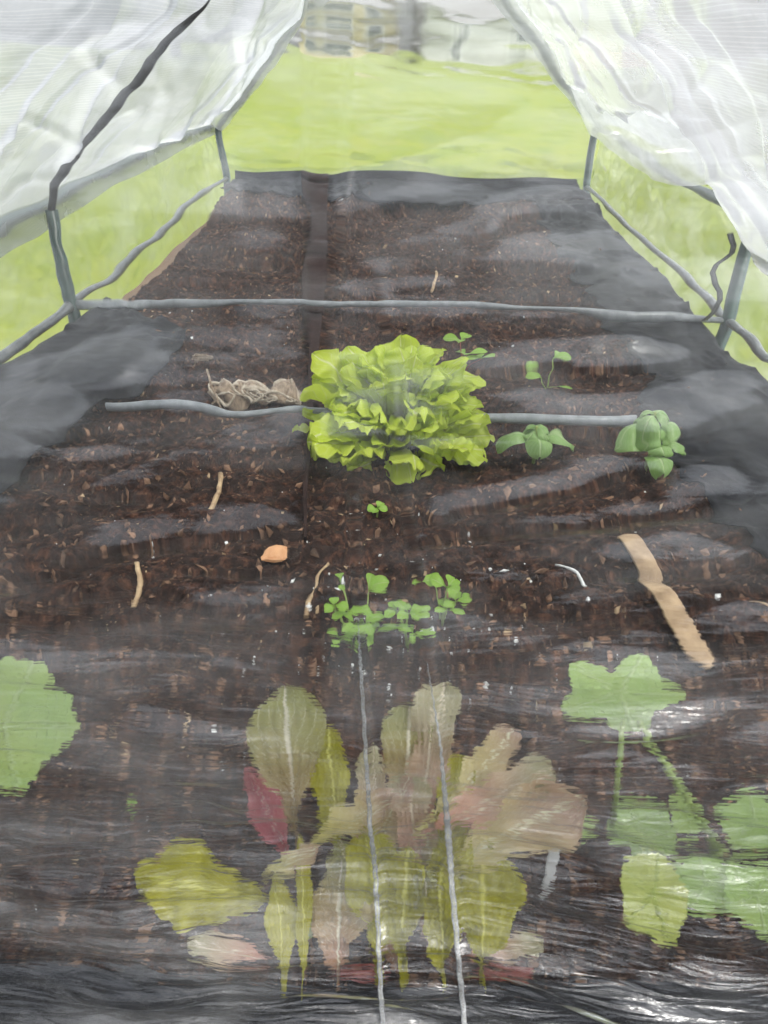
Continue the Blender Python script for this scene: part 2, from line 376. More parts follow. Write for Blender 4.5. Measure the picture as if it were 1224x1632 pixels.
M['front'] = m_film('front', haze=(0.0, 0.17), hlim=(0.43, 0.80), hscale=11, stretch=(1, 1, 2.6), refr=1.0, ior=1.015, rrough=0.0, gloss=0.60, grough=0.15, g2=(0.34, 0.42), bscale=140, bstr=0.14, bstretch=(1, 1, 2.5), ripple=True)  # cloudy patches put soft veiling reflections into the colour
M['rear'] = m_film('rear', haze=(0.03, 0.26), hscale=5, stretch=(1, 1, 4), refr=0.9, ior=1.06, rrough=0.27, gloss=0.22, grough=0.2, bscale=22, bstr=0.25, bstretch=(1, 1, 3))
M['side'] = m_film('side', refr=0.75, ior=1.08, rrough=0.30, haze=(0.02, 0.25), hscale=9, stretch=(1, 1, 2), gloss=0.2, grough=0.12, bscale=40, bstr=0.1)
M['roof'] = m_film('roof', haze=(0.72, 0.88), hscale=7, stretch=(1, 1, 1), milk=(0.39, 0.405, 0.43), gloss=0.25, grough=0.2, bscale=30, bstr=0.7, weave=True, tlu=0.7)
M['hem'] = m_film('hem', haze=(0.6, 0.8), hscale=9, milk=(0.80, 0.81, 0.83), gloss=0.2, grough=0.2, bscale=50, bstr=0.5, tlu=0.6)
M['thin_hem'] = m_film('thin_hem', haze=(0.3, 0.6), hscale=9, milk=(0.88, 0.89, 0.90), gloss=0.3, grough=0.2, bscale=50, bstr=0.5, tlu=0.6)
M['seam'] = m_film('seam', haze=(0.08, 0.36), hscale=60, stretch=(1, 1, 0.4), milk=(0.85, 0.86, 0.87), gloss=1.0, grough=0.25, bscale=300, bstr=0.4, tlu=0.35)
M['siding'] = m_plain('siding', (0.42, 0.42, 0.40), (0.50, 0.50, 0.48), 3, 0.7, 0.2)
M['tan_wall'] = m_plain('tan_wall', (0.50, 0.42, 0.24), (0.58, 0.50, 0.32), 3, 0.7, 0.2)
M['roofing'] = m_plain('roofing', (0.09, 0.09, 0.09), (0.16, 0.16, 0.16), 6, 0.9, 0.4)
M['white'] = m_plain('white', (0.72, 0.72, 0.72), (0.8, 0.8, 0.8), 5, 0.5, 0.05)
M['glass'] = m_plain('glass', (0.04, 0.05, 0.06), (0.07, 0.08, 0.09), 1, 0.1, 0.0)
M['deck'] = m_plain('deck', (0.50, 0.34, 0.22), (0.60, 0.43, 0.30), 5, 0.8, 0.3)
M['crown_dark'] = m_plain('crown_dark', (0.035, 0.055, 0.025), (0.085, 0.11, 0.05), 1.5, 0.7, 0.0)
M['crown_light'] = m_plain('crown_light', (0.07, 0.085, 0.05), (0.14, 0.15, 0.09), 1.5, 0.7, 0.0)

# ------------------------------------------------------------------ ground
LAWN_Z = -0.45
def lawn_z(x, y):
    return LAWN_Z - 0.0215 * np.maximum(np.asarray(y, float) - 3.0, 0.0)
gx = np.concatenate([np.linspace(-150, -10, 15), np.linspace(-8, 8, 33), np.linspace(10, 150, 15)])
gy = np.concatenate([np.linspace(-60, -4, 8), np.linspace(-3, 20, 60), np.linspace(22, 260, 40)])
GX, GY = np.meshgrid(gx, gy)
GZ = lawn_z(GX, GY) + 0.05 * fbm(GX * 0.3, GY * 0.3, 3)
tag(fast_grid('lawn', np.stack([GX, GY, GZ], -1), M['lawn']), 'wide sunlit yellow green lawn around and beyond the raised bed', 'lawn', kind='structure')

b = MB(); b.box((0, -2.6, LAWN_Z + 0.0), (16.0, 5.0, 0.06))  # unseen dark floor added behind the camera for the front sheet to mirror
M['slabs'] = m_plain('slabs', (0.035, 0.034, 0.033), (0.075, 0.072, 0.068), 12, 0.85, 0.4)
M['brick'] = m_plain('brick', (0.035, 0.026, 0.022), (0.08, 0.055, 0.045), 30, 0.9, 0.5, stretch=(1, 1, 4))
wb = MB(); wb.box((0, -5.3, LAWN_Z + 1.2), (16, 0.3, 2.4))  # unseen dark wall added so the flat film mirrors less sky
tag(wb.build('added_wall', M['brick'], smooth=False), 'dark brick wall added unseen behind the camera for the front sheet to mirror', 'wall', kind='structure')
tag(b.build('added_patio', M['slabs'], smooth=False), 'dark slab floor added unseen behind the camera for the front sheet to mirror', 'added_patio', kind='structure')

BX, BY0, BY1 = 0.405, 0.09, 2.03
def soil_h(x, y):
    h = 0.030 * fbm(x * 5, y * 5, 1, 3) + 0.020 * fbm(x * 24, y * 24, 2, 4) + 0.017 * fbm(x * 85, y * 85, 5, 3)
    h = h + 0.012 * np.clip((y - 1.2) / 0.9, 0, 1)
    p = at(683, 790, 0)
    h = h - 0.035 * np.exp(-(((x - p.x) / 0.022) ** 2 + ((y - p.y) / 0.014) ** 2))
    return h - 0.012
sx = np.linspace(-BX, 0.390, 420); sy = np.concatenate([np.linspace(BY0, 1.1, 620), np.linspace(1.104, BY1, 280)])
SX, SY = np.meshgrid(sx, sy)
tag(fast_grid('soil', np.stack([SX, SY, soil_h(SX, SY)], -1), M['soil']), 'dark brown crumbly potting soil filling the bed', 'soil', kind='structure')
def sz(p): return float(soil_h(np.array([p.x]), np.array([p.y]))[0])
def ground(px, py):
    p = at(px, py, 0.0)
    for _ in range(4): p = at(px, py, sz(p))
    return p

# bark bits and perlite mixed in the soil: nobody could count them
def bits(name, n, mat, size, label, cat, flat=0.4, area=None):
    rng = np.random.default_rng(len(name) * 7)
    y = BY0 + 0.03 + (BY1 - BY0 - 0.1) * rng.random(n) ** 1.6; x = (rng.random(n) * 2 - 1) * 0.40
    if area is not None:
        k = n // 3; px, py = area(rng, k); x[:k], y[:k] = px, py
    z = soil_h(x, y); V = []
    base = np.array([(0, 0, 1), (1, 0, 0), (0, 1, 0), (-1, 0, 0), (0, -1, 0), (0, 0, -1)], float)
    F = np.array([(0, 1, 2), (0, 2, 3), (0, 3, 4), (0, 4, 1), (5, 2, 1), (5, 3, 2), (5, 4, 3), (5, 1, 4)])
    q = rng.normal(size=(n, 3, 3)); q, _ = np.linalg.qr(q)
    s = size[0] + (size[1] - size[0]) * rng.random((n, 1)) ** 4
    el = np.stack([np.ones(n), 0.35 + 0.4 * rng.random(n), flat * (0.5 + 0.7 * rng.random(n))], -1) * s
    jit = 1 + 0.5 * (rng.random((n, 6, 1)) - 0.5)
    P = np.einsum('nij,nkj->nki', q, base[None] * el[:, None, :] * jit) + np.stack([x, y, z + s[:, 0] * 0.25], -1)[:, None, :]
    o = fast_polys(name, P[:, F].reshape(-1, 3, 3), 3, mat)
    return tag(o, label, cat, kind='stuff')
bits('bark_litter', 22000, M['bark'], (0.0007, 0.0060), 'scattered brown bark crumbs and fibres lying all over the soil', 'bark litter', 0.35)
bits('straw_litter', 900, M['twig'], (0.0008, 0.0055), 'pale straw fragments sprinkled across the dark soil', 'straw litter', 0.15)
def near_herbs(rng, k):
    c = at(620, 960, 0); return c.x + rng.normal(size=k) * 0.06, c.y + rng.normal(size=k) * 0.06
bits('perlite', 330, M['perlite'], (0.0008, 0.0034), 'white perlite grains speckling the dark potting soil', 'perlite', 0.8, near_herbs)

# short grass outside the bed
rng = np.random.default_rng(5)
n = 90000
gx_ = (rng.random(n) * 2 - 1) * 3.4; gy_ = 0.1 + 6.5 * rng.random(n) ** 1.2
ok = ~((np.abs(gx_) < 0.50) & (gy_ < 2.12)); gx_, gy_ = gx_[ok], gy_[ok]; n = len(gx_)
gz_ = lawn_z(gx_, gy_) - 0.01; ang = rng.random(n) * 6.28; hh = 0.016 + 0.026 * rng.random(n); wd = 0.0014 + 0.0016 * rng.random(n)
lean = rng.normal(size=(n, 2)) * 0.014
A = np.stack([gx_ - np.cos(ang) * wd, gy_ - np.sin(ang) * wd, gz_], -1); B = np.stack([gx_ + np.cos(ang) * wd, gy_ + np.sin(ang) * wd, gz_], -1)
C_ = np.stack([gx_ + lean[:, 0], gy_ + lean[:, 1], gz_ + hh], -1)
tag(fast_polys('grass', np.stack([A, B, C_], 1), 3, M['blade']), 'short bright green grass blades growing around the raised bed', 'grass', kind='stuff')

# ------------------------------------------------------------------ raised bed box and its liner
bed = thing('raised_bed', 'weathered wooden board box of the raised bed under the greenhouse', 'raised bed', (0, 1.05, LAWN_Z))
for c, d in (((-0.418, 1.06, -0.235), (0.026, 1.98, 0.43)), ((0.397, 1.06, -0.235), (0.018, 1.98, 0.43)), ((-0.0085, 0.085, -0.235), (0.792, 0.03, 0.43)), ((-0.0085, 2.035, -0.235), (0.792, 0.03, 0.43))):
    b = MB(); b.box(c, d); under(b.build('side_board', M['board'], None, False, bevel=0.004), bed)

def liner_flap(name, u0, u1, nu, nv, f, parent):
    P = np.zeros((nu, nv, 3))
    for i, u in enumerate(np.linspace(0, 1, nu)):
        for j, v in enumerate(np.linspace(0, 1, nv)): P[i, j] = f(u, v)
    o = fast_grid(name, P, M['liner']); under(o, parent)
    md = o.modifiers.new('solidify', 'SOLIDIFY'); md.thickness = 0.0012; md.offset = 0
    return o
lin = thing('bed_liner', 'black fabric liner turned over the inside edges of the soil bed', 'bed liner', (0, 1.05, -0.02))
def soft(x, y, s): return float(fbm(np.array([x]), np.array([y]), s, 3)[0])
def left_f(u, v):
    y = 0.10 + u * 1.0
    wdt = 0.115 + 0.012 * math.sin(y * 9) + (0.03 if y > 0.74 else 0) + 0.012 * soft(y * 22, 0, 4)
    if y > 0.96: wdt *= max(0.25, 1 - (y - 0.96) * 6)
    x = -0.425 + v * wdt
    z = 0.022 - 0.014 * v - 0.020 * min(1, max(0, (y - 0.78) / 0.2)) + 0.013 * soft(x * 42 + y * 6, y * 5, 19) + 0.006 * soft(x * 22 + y * 9, y * 9 - x * 14, 8) * (1.0 if v < 0.9 else 0.4)
    return (x, y, max(z, float(soil_h(np.array([x]), np.array([y]))[0]) + 0.004))
liner_flap('flap', 0, 1, 120, 22, left_f, lin)
def right_f(u, v):
    y = 0.10 + u * 1.93
    wdt = 0.125 + 0.05 * soft(y * 4, 3, 11) + 0.05 * math.exp(-((y - 0.68) / 0.12) ** 2) + 0.05 * soft(y * 25, 1, 12)
    x = 0.408 - v * wdt
    z = 0.000 - 0.004 * v + min(1, 6 * v) * 0.013 * soft(x * 42 - y * 7, y * 5, 18) + 0.012 * soft(x * 20 - y * 6, y * 8, 15) * (1.0 if v < 0.9 else 0.4)
    return (x, y, max(z, float(soil_h(np.array([x]), np.array([y]))[0]) + 0.004))
liner_flap('flap', 0, 1, 200, 22, right_f, lin)
def rear_f(u, v):
    x = -0.425 + 0.832 * u; y = 2.035 - v * (0.20 + 0.10 * soft(x * 5, 2, 21))
    z = 0.012 - 0.01 * v + 0.03 * soft(x * 9, y * 14, 22)
    if v < 0.02: z = 0.028
    return (x, y, max(z, float(soil_h(np.array([x]), np.array([min(y, 2.02)]))[0]) + 0.005))
liner_flap('flap', 0, 1, 110, 16, rear_f, lin)
def front_f(u, v):
    x = -0.425 + 0.832 * u; y = 0.095 + v * (0.070 + 0.012 * soft(x * 12, 2, 31))
    z = 0.028 - 0.024 * v + 0.018 * soft(x * 7, y * 70, 32)
    return (x, y, max(z, float(soil_h(np.array([x]), np.array([y]))[0]) + 0.004))
liner_flap('flap', 0, 1, 160, 24, front_f, lin)

# ------------------------------------------------------------------ greenhouse frame
FX, EAVE, APEX = 0.462, 0.125, 0.595
fr = thing('greenhouse_skeleton', 'dark green coated tube frame of the small gabled greenhouse', 'frame', (0, 1.06, LAWN_Z))
def tube(name, pts, r, mat, n=12):
    b = MB(); b.tube(pts, r, n); return under(b.build(name, mat), fr)
YM, YR, YF = 1.066, 2.105, 0.06
for s in (-1, 1):
    tube('base_rail', [(s * (FX if s < 0 else FX - 0.016), YF, 0.0), (s * (FX if s < 0 else FX - 0.016), YR, 0.0)], 0.0056, M['rail'])
    ex = FX + (0.022 if s < 0 else -0.016); fx = FX if s < 0 else FX - 0.016
    tube('eave_rail', [(s * ex, YF, EAVE), (s * ex, YR, EAVE)], 0.0068, M['tube'])
    for y in (YF, YM, YR):
        post = tube('post', [(s * fx, y, LAWN_Z - 0.05), (s * fx, y, EAVE)], 0.0088, M['tube'])
        for z in (0.0, EAVE):
            b = MB()
            b.tube([(s * fx, y, z - 0.026), (s * fx, y, z - 0.012), (s * fx, y, z + 0.012), (s * fx, y, z + 0.026)], [0.0115, 0.0138, 0.0138, 0.0115], 12)
            b.tube([(s * fx, y - 0.03, z), (s * fx, y + 0.03, z)], 0.0108, 12)
            j = b.build('connector', M['joint']); j.parent = post
            j.matrix_parent_inverse = Matrix.Translation(-fr.location)
    pts = [(s * FX, YM, EAVE), (s * (FX - 0.008), YM, EAVE + 0.025)] + [(s * (FX - 0.032 - (FX - 0.032) * k / 8), YM, EAVE + 0.052 + (APEX - 0.02 - EAVE - 0.052) * k / 8) for k in range(9)]
    if s < 0: tube('rafter', pts, 0.0052, M['rod'])
    for y in (YF, YR):
        tube('rafter', [(s * FX, y, EAVE), (0, y, APEX)], 0.0075, M['tube'])
tube('ridge_pole', [(0, YF, APEX), (0, YR, APEX)], 0.0075, M['tube'])
pts = [(-FX, YM, 0.0)] + [(-FX + (2 * FX - 0.02) * k / 12, YM + 0.004 * math.sin(k), 0.004 + 0.004 * math.sin(math.pi * k / 12)) for k in range(1, 12)] + [(FX - 0.02, YM, 0.0)]
tube('cross_bar', pts, 0.0048, M['bar'])
# strap that ties the cover to the right middle post
b = MB(); b.grid([[(FX - 0.05 + 0.010 * math.sin(k), YM - 0.012, EAVE - 0.012 - 0.011 * k), (FX - 0.042 + 0.010 * math.sin(k), YM - 0.008, EAVE - 0.012 - 0.011 * k)] for k in range(11)])
under(b.build('tie_strap', M['rod'], solid=0.0015), fr)

pa, pb = at(172, 642, 0.02), at(1010, 672, 0.02)
b = MB(); b.tube([pa.lerp(pb, k / 14) + Vector((0, 0.002 * math.sin(k * 1.3), 0.0)) for k in range(15)], 0.0042, 10)
tag(b.build('plastic_pipe', M['bar']), 'thin grey plastic pipe lying across the soil behind the lettuce', 'pipe')

# ------------------------------------------------------------------ greenhouse cover
cov = thing('greenhouse_cover', 'wrinkled clear plastic cover with milky white roof stretched on the frame', 'greenhouse cover', (0, 1.06, -0.1))

def seg_dist(X, Z, line):
    """distance from the points to a polyline, with its sign (above or below / left or right) and place along it"""
    D = np.full(X.shape, 1e9); S = np.zeros(X.shape); T = np.zeros(X.shape)
    m = len(line) - 1
    for k in range(m):
        ax, az = line[k]; bx, bz = line[k + 1]; dx, dz = bx - ax, bz - az; L = dx * dx + dz * dz + 1e-12
        t = np.clip(((X - ax) * dx + (Z - az) * dz) / L, 0, 1)
        px, pz = X - ax - t * dx, Z - az - t * dz; d = np.hypot(px, pz)
        u = d < D; D = np.where(u, d, D); S = np.where(u, np.sign(px * dz - pz * dx), S); T = np.where(u, (k + t) / m, T)
    return D, S, T

# folds of the front sheet: (photo polyline, width in mm, height in mm)
FOLDS = [
    ([(0, 735), (120, 660), (250, 560)], 7, 3.2), ([(0, 640), (110, 600), (230, 620)], 3, 1.0), ([(0, 585), (120, 560), (260, 480)], 6, -2.4),
    ([(110, 420), (250, 330), (380, 300)], 8, 2.8), ([(180, 470), (330, 420), (480, 400)], 9, 2.6),
    ([(740, 395), (800, 352), (880, 340), (965, 350)], 3.0, 2.4), ([(720, 440), (860, 410), (1000, 420)], 7, 2.2),
    ([(690, 600), (820, 590), (960, 585), (1140, 590)], 4, 2.0), ([(900, 560), (1020, 540), (1100, 560), (1180, 590)], 4, -2.4),
    ([(670, 830), (720, 812), (860, 790), (1010, 765)], 3.6, 3.4), ([(650, 880), (720, 850), (850, 845), (1000, 838), (1224, 850)], 3.0, 1.9),
    ([(720, 890), (850, 878), (1000, 880), (1110, 862), (1224, 862)], 2.8, -1.6), ([(980, 700), (1100, 690), (1224, 640)], 5, 2.6), ([(1060, 780), (1224, 740)], 6, -2.4),
    ([(930, 925), (1080, 935), (1224, 905)], 4, 2.2), ([(0, 840), (130, 880), (260, 850), (480, 840)], 5, 2.6), ([(120, 810), (300, 832), (430, 822)], 5, -2.0),
    ([(230, 940), (330, 980), (460, 1010)], 6, 2.0), ([(760, 1165), (900, 1168), (1050, 1155), (1224, 1130)], 3.2, 3.0), ([(760, 1120), (950, 1100), (1224, 1085)], 5, 2.2),
    ([(140, 1180), (300, 1170), (400, 1190)], 4, 2.4), ([(120, 1235), (260, 1225), (400, 1250)], 3.6, 2.2), ([(180, 1290), (330, 1290), (430, 1305)], 2.8, 1.8),
    ([(0, 1365), (120, 1352), (230, 1370)], 3.4, 2.4), ([(0, 1465), (140, 1450), (300, 1470), (420, 1440)], 3.4, 2.6), ([(0, 1520), (180, 1500), (330, 1545)], 3, 2.2),
    ([(820, 1430), (960, 1410), (1100, 1440), (1224, 1420)], 3.4, 2.8), ([(830, 1480), (1000, 1478), (1224, 1500)], 3, 2.4), ([(850, 1320), (960, 1330), (1020, 1310)], 3, 2.0),
    ([(0, 1560), (200, 1545), (420, 1565), (640, 1545), (900, 1570), (1224, 1580)], 2.6, 3.2), ([(0, 1600), (260, 1585), (500, 1605), (800, 1590), (1224, 1612)], 2.4, 3.0),
    ([(0, 1628), (300, 1622), (620, 1628), (960, 1620), (1224, 1632)], 2.2, 2.6),
    # upright creases
    ([(562, 740), (568, 900), (576, 1060), (590, 1330), (606, 1625)], 1.5, 2.0), ([(628, 560), (640, 760), (672, 960), (702, 1180), (716, 1400), (738, 1632)], 2.0, 2.2),
    ([(530, 0), (536, 160), (538, 300), (545, 480)], 1.6, 1.3), 
    ([(600, 420), (625, 600), (632, 720)], 1.6, 0.9), ([(470, 800), (486, 920), (470, 1100)], 3.0, 1.2),
]
xs = np.concatenate([np.linspace(-0.47, -0.165, 28), np.linspace(-0.16, 0.16, 400), np.linspace(0.165, 0.47, 28)])
zs = np.concatenate([np.linspace(-0.03, 0.035, 12), np.linspace(0.036, 0.365, 420), np.linspace(0.37, 1.0, 20)])
X, Z = np.meshgrid(xs, zs)
# rows above the eaves narrow with the gable
lim = np.where(Z > EAVE, 0.47 * np.clip((APEX + 0.02 - Z) / (APEX - EAVE), 0.0, 1), 0.47)
zz = np.minimum(Z, APEX + 0.015)
low = np.clip((0.20 - Z) / 0.14, 0, 1)
H = 0.026 * fbm(X * 5 + 2, Z * 13, 40, 2) + 0.006 * fbm(X * 10 + 4 * fbm(X * 4, Z * 5, 48, 2), Z * 34, 46, 3) + 0.0022 * fbm(X * 16 + 3 * fbm(X * 6, Z * 6, 2, 2), Z * 95, 41, 3)
rid = 1 - 2 * np.abs(fbm(X * 11, Z * 62 + X * 10, 42, 2)) * 2
H = H + (0.0012 + 0.0022 * low) * rid + (0.0006 + 0.0014 * low) * fbm(X * 30, Z * 240, 43, 2)
mid = np.exp(-((X - 0.005) / 0.05) ** 2) * low
H = H + 0.0028 * mid * fbm(X * 24, Z * 400, 44, 2)
H = H + 0.0016 * low * (1 - 4 * np.abs(fbm(X * 9 + 2 * fbm(X * 9, Z * 30, 49, 2), Z * 110 + X * 8, 47, 2)))
H = H + 0.0012 * (1 - 4 * np.abs(fbm(X * 14, Z * 60 - X * 16, 52, 2)))
for line, w, h in FOLDS:
    pl = [pan(*p) for p in line]; D, S, T = seg_dist(X, Z, pl)
    up = abs(line[-1][1] - line[0][1]) > abs(line[-1][0] - line[0][0])
    w = w * 0.001; env = np.clip(np.minimum(T, 1 - T) * 5, 0, 1) if not up else np.clip(np.minimum(T, 1 - T) * 12, 0, 1)
    H = H - 0.001 * h * env * np.exp(-(D / w) ** 2) * 0.9
# the sheet is drawn taut along one upright strip left of its middle
D, S, T = seg_dist(X, Z, [pan(*p) for p in ((524, -60), (518, 160), (511, 300), (510, 480), (500, 620))]); taut = np.exp(-(D / 0.0042) ** 4)
D, S, T = seg_dist(X, Z, [pan(*p) for p in ((500, 620), (486, 900), (474, 1100))]); taut = np.maximum(taut, 0.85 * np.exp(-(D / 0.0022) ** 4))
H = H * (1 - taut) + 0.0005 * taut
Y = lean_y(zz) - 0.2 * np.clip(zz - 0.36, 0, 1) + H
P = np.stack([np.clip(X, -lim, lim), Y, zz], -1)
keep = int(np.searchsorted(zs, APEX + 0.03))
under(fast_grid('front_panel', P[:keep], M['front']), cov)
# welded upright seams of the front sheet
def sheet_y(x, z):
    i = int(np.clip(np.searchsorted(zs, z), 0, len(zs) - 1)); j = int(np.clip(np.searchsorted(xs, x), 0, len(xs) - 1)); return float(Y[i, j])
def seam(line, rads):
    pl = [pan(*p) for p in line]; pts = []; rr = []; m = 26
    for a in range(len(pl) - 1):
        for k in range(m):
            t = k / m; x = pl[a][0] * (1 - t) + pl[a + 1][0] * t; z = pl[a][1] * (1 - t) + pl[a + 1][1] * t
            pts.append((x + 0.00015 * math.sin(k * 1.7 + a), sheet_y(x, z) - 0.0004, z)); rr.append((rads[a] * (1 - t) + rads[a + 1] * t) * random.uniform(0.92, 1.08))
    ya = np.array([p[1] for p in pts]); ya = np.convolve(np.pad(ya, 6, 'edge'), np.ones(13) / 13, 'valid'); pts = [(p[0], float(min(y_, p[1])), p[2]) for p, y_ in zip(pts, ya)]
    mb = MB(); mb.tube(pts, rr, 8); under(mb.build('seam', M['seam']), cov)
seam([(571, 985), (576, 1060), (590, 1330), (600, 1500), (612, 1760)], [.00005, .00045, .0007, .0008, .0007])
seam([(680, 1040), (702, 1180), (714, 1330), (722, 1450), (750, 1760)], [.00005, .0004, .0010, .0009, .0008])


# rear gable sheet
xs = np.linspace(-0.46, 0.46, 140); zs = np.linspace(-0.02, APEX, 110); X, Z = np.meshgrid(xs, zs)
lim = np.where(Z > EAVE, 0.46 * np.clip((APEX + 0.005 - Z) / (APEX - EAVE), 0, 1), 0.46)
H = 0.02 * fbm(X * 4, Z * 18, 50, 3) + 0.006 * fbm(X * 9, Z * 60 + X * 12, 51, 3)
under(fast_grid('rear_panel', np.stack([np.clip(X, -lim, lim), 2.118 + H, Z], -1), M['rear']), cov)

# low side sheets
for s in (-1, 1):
    ys = np.linspace(0.07, 2.11, 260); zs = np.linspace(-0.06, EAVE + 0.005, 34); Yg, Z = np.meshgrid(ys, zs)
    H = 0.012 * fbm(Yg * 9, Z * 22, 60 + s, 3) + 0.004 * (1 - 4 * np.abs(fbm(Yg * 22 + Z * 30, Z * 30 - Yg * 6, 63 + s, 2)))
    Ps = np.stack([s * (0.470 + H - (0.012 if s > 0 else 0)), Yg, Z], -1)
    under(fast_grid('side_panel', Ps if s < 0 else Ps[:, ::-1], M['side']), cov)

# milky roof sheets
def roof_pt(s, a, y):
    """a: 0 at the eave, 1 at the ridge"""
    x = 0.475 * (1 - a); z = EAVE + 0.012 + (APEX + 0.012 - EAVE - 0.012) * a
    return x, z
for s in (-1, 1):
    ys = np.linspace(0.055, 2.125, 320); aa = np.linspace(-0.09, 1, 170); Yg, A = np.meshgrid(ys, aa)
    Aq = np.maximum(A, 0.0); hang = np.maximum(-A, 0.0) / 0.09
    x = 0.475 * (1 - Aq); z = EAVE + 0.012 + (APEX - EAVE) * Aq
    near = np.clip((1.07 - Yg) / 0.08, 0, 1)
    drop = 0.020 * near + 0.004 if s > 0 else 0.034
    z = z - hang * drop; x = x + hang * (0.008 if s > 0 else -0.006)
    wob = 0.5 * fbm(Yg * 1.5, A * 2, 71 + s, 2)
    nr_ = np.clip((1.12 - Yg) / 0.10, 0, 1)
    if s > 0: x = x - 0.043 * nr_ * (1 - 0.5 * Aq); z = z - 0.036 * nr_ * (1 - Aq) ** 3
    H = 0.020 * fbm(Yg * 2.0 + A * 0.8, A * 1.6, 70 + s, 2)
    H = H - 0.011 * np.maximum(0, 1 - 9 * np.abs(fbm(Yg * 4.0 + A * 2.4 + wob, A * 1.1 + 3, 74 + s, 1)))
    H = H - 0.006 * np.maximum(0, 1 - 7 * np.abs(fbm(Yg * 9.0 - A * 3.0 + 2 * wob, A * 2.6, 75 + s, 1)))
    H = H - 0.004 * np.maximum(0, 1 - 6 * np.abs(fbm(Yg * 5.0 + wob, A * 9.0 + Yg * 4, 77 + s, 1))) + 0.0012 * fbm(Yg * 30, A * 22, 79, 2)
    edge = np.clip(np.minimum(Aq, 1 - Aq) * 12, 0, 1)
    sag = -0.02 * np.sin(np.pi * np.clip((Yg - 1.066) / 1.05, -0.95, 1)) ** 2
    Hh = (H + sag) * edge
    under(fast_grid('roof_panel', np.stack([s * (x + Hh * 0.7), Yg, z + Hh * 0.7], -1), M['roof']), cov)
    # hem along the rear gable edge
    aa = np.linspace(0.0, 0.99, 120); vv = np.linspace(0, 1, 7); A, V = np.meshgrid(aa, vv)
    yy = 2.088 + 0.006 * fbm(A * 20, V, 90 + s, 2) - 0.012 * np.sin(np.pi * V)
    off = 0.004 - V * 0.036 * (1 + 0.3 * fbm(A * 9, V * 0, 92 + s, 2)) + 0.006 * fbm(A * 14, V * 2, 91 + s, 2)
    under(fast_grid('hem', np.stack([s * np.maximum(0.475 * (1 - A) + off * 0.7, 0.0), yy, EAVE + 0.012 + (APEX - EAVE) * A + off * 0.7], -1), M['hem']), cov)
for s in (1,):
    ys = np.linspace(0.06, 2.10, 240); vv = np.linspace(0, 1, 12); Yg, V = np.meshgrid(ys, vv)
    low_ = np.where(s < 0, 0.006 + 0 * Yg, np.where(Yg > 1.06, 0.014 - 0.05 * np.exp(-((Yg - 1.06) / 0.25) ** 2), 0.030)) + 0.008 * fbm(Yg * 9, V * 0.3, 97 + s, 2)
    zt = EAVE + 0.095; z = zt - V * (0.095 + low_)
    x = FX - 0.030 + 0.012 * np.exp(-((Yg - YM) / 0.03) ** 2) - 0.060 * (1 - V) + 0.004 * fbm(Yg * 14, V * 3 + Yg * 2, 98 + s, 2)
    under(fast_grid('hem', np.stack([s * x, Yg, z], -1)[:, Yg[0] > 1.05], M['hem']), cov)
# white sleeve over the right middle rafter
aa = np.linspace(-0.07, 0.99, 130); vv = np.linspace(-1, 1, 13); A, V = np.meshgrid(aa, vv)
yy = YM - 0.03 + V * 0.012 + 0.014 * fbm(A * 5, V * 0.3, 95, 2)
off = -0.016 - 0.013 * V - 0.006 * np.cos(V * 3) + 0.010 * fbm(A * 11 + V, V * 1.2 + A * 6, 96, 2)
under(fast_grid('sleeve', np.stack([0.475 * (1 - A) + off * 0.7, yy, EAVE + 0.012 + (APEX - EAVE) * A + off * 0.7], -1), M['thin_hem']), cov)

# ------------------------------------------------------------------ leaves
def leaf(mb, base, tip, width, up=(0, 0, 1), arch=0.2, cup=0.15, ruf=0.0, rf=5.0, shape=(0.6, 1.0), nu=14, nv=9, stalk=0.0, wav=0.0, crum=0.0, lob=0.0):
    """blade from base to tip; arch lifts the middle, cup folds the sides, ruf waves the margin. shape: (place of the widest point, fullness)"""
    base, tip = Vector(base), Vector(tip); ax = tip - base; L = ax.length; up = Vector(up)
    sd_ = ax.cross(up)
    if sd_.length < 1e-6: sd_ = Vector((1, 0, 0))
    sd_.normalize(); nn = sd_.cross(ax).normalized(); ph = random.random() * 6.28
    pk, fl = shape; rows = []; k1, k2 = random.random() * 50, random.random() * 50
    for i in range(nu):
        u = i / (nu - 1)
        c = base + ax * u + nn * (arch * L * 4 * u * (1 - u))
        uu = max(0.0, (u - stalk) / (1 - stalk))
        pr = math.sin(math.pi / 2 * uu / pk) ** (1.3 / fl) if uu < pk else math.sqrt(max(0.0, 1 - ((uu - pk) / (1 - pk)) ** 2.3))
        w = width * 0.5 * max(0.04 if u < 0.98 else 0.10, pr)
        wl_, wr_ = 1 + lob * math.sin(6.5 * u + k1) + 0.6 * lob * math.sin(15 * u + k2), 1 + lob * math.sin(5.7 * u + k2) + 0.6 * lob * math.sin(14 * u + k1)
        row = []
        for j in range(nv):
            v = 2 * j / (nv - 1) - 1
            h = cup * width * v * v + ruf * width * (abs(v) ** 1.5) * math.sin(rf * 6.28 * u + ph + (2.0 if v > 0 else 0)) + wav * width * math.sin(7 * u + 3 * v + ph)
            h += crum * width * (math.sin(17 * u + 9 * v + k1) * math.sin(13 * u - 11 * v + k2) + 0.6 * math.sin(31 * u + k2) * math.sin(19 * v + k1))
            sh = ruf * 0.5 * width * abs(v) * math.cos(rf * 6.28 * u * 1.3 + ph)
            row.append(c + sd_ * (v * w * (wl_ if v < 0 else wr_) + sh * (1 if v > 0 else -1) * 0.4) + nn * h)
        rows.append(row)
    mb.grid(rows)

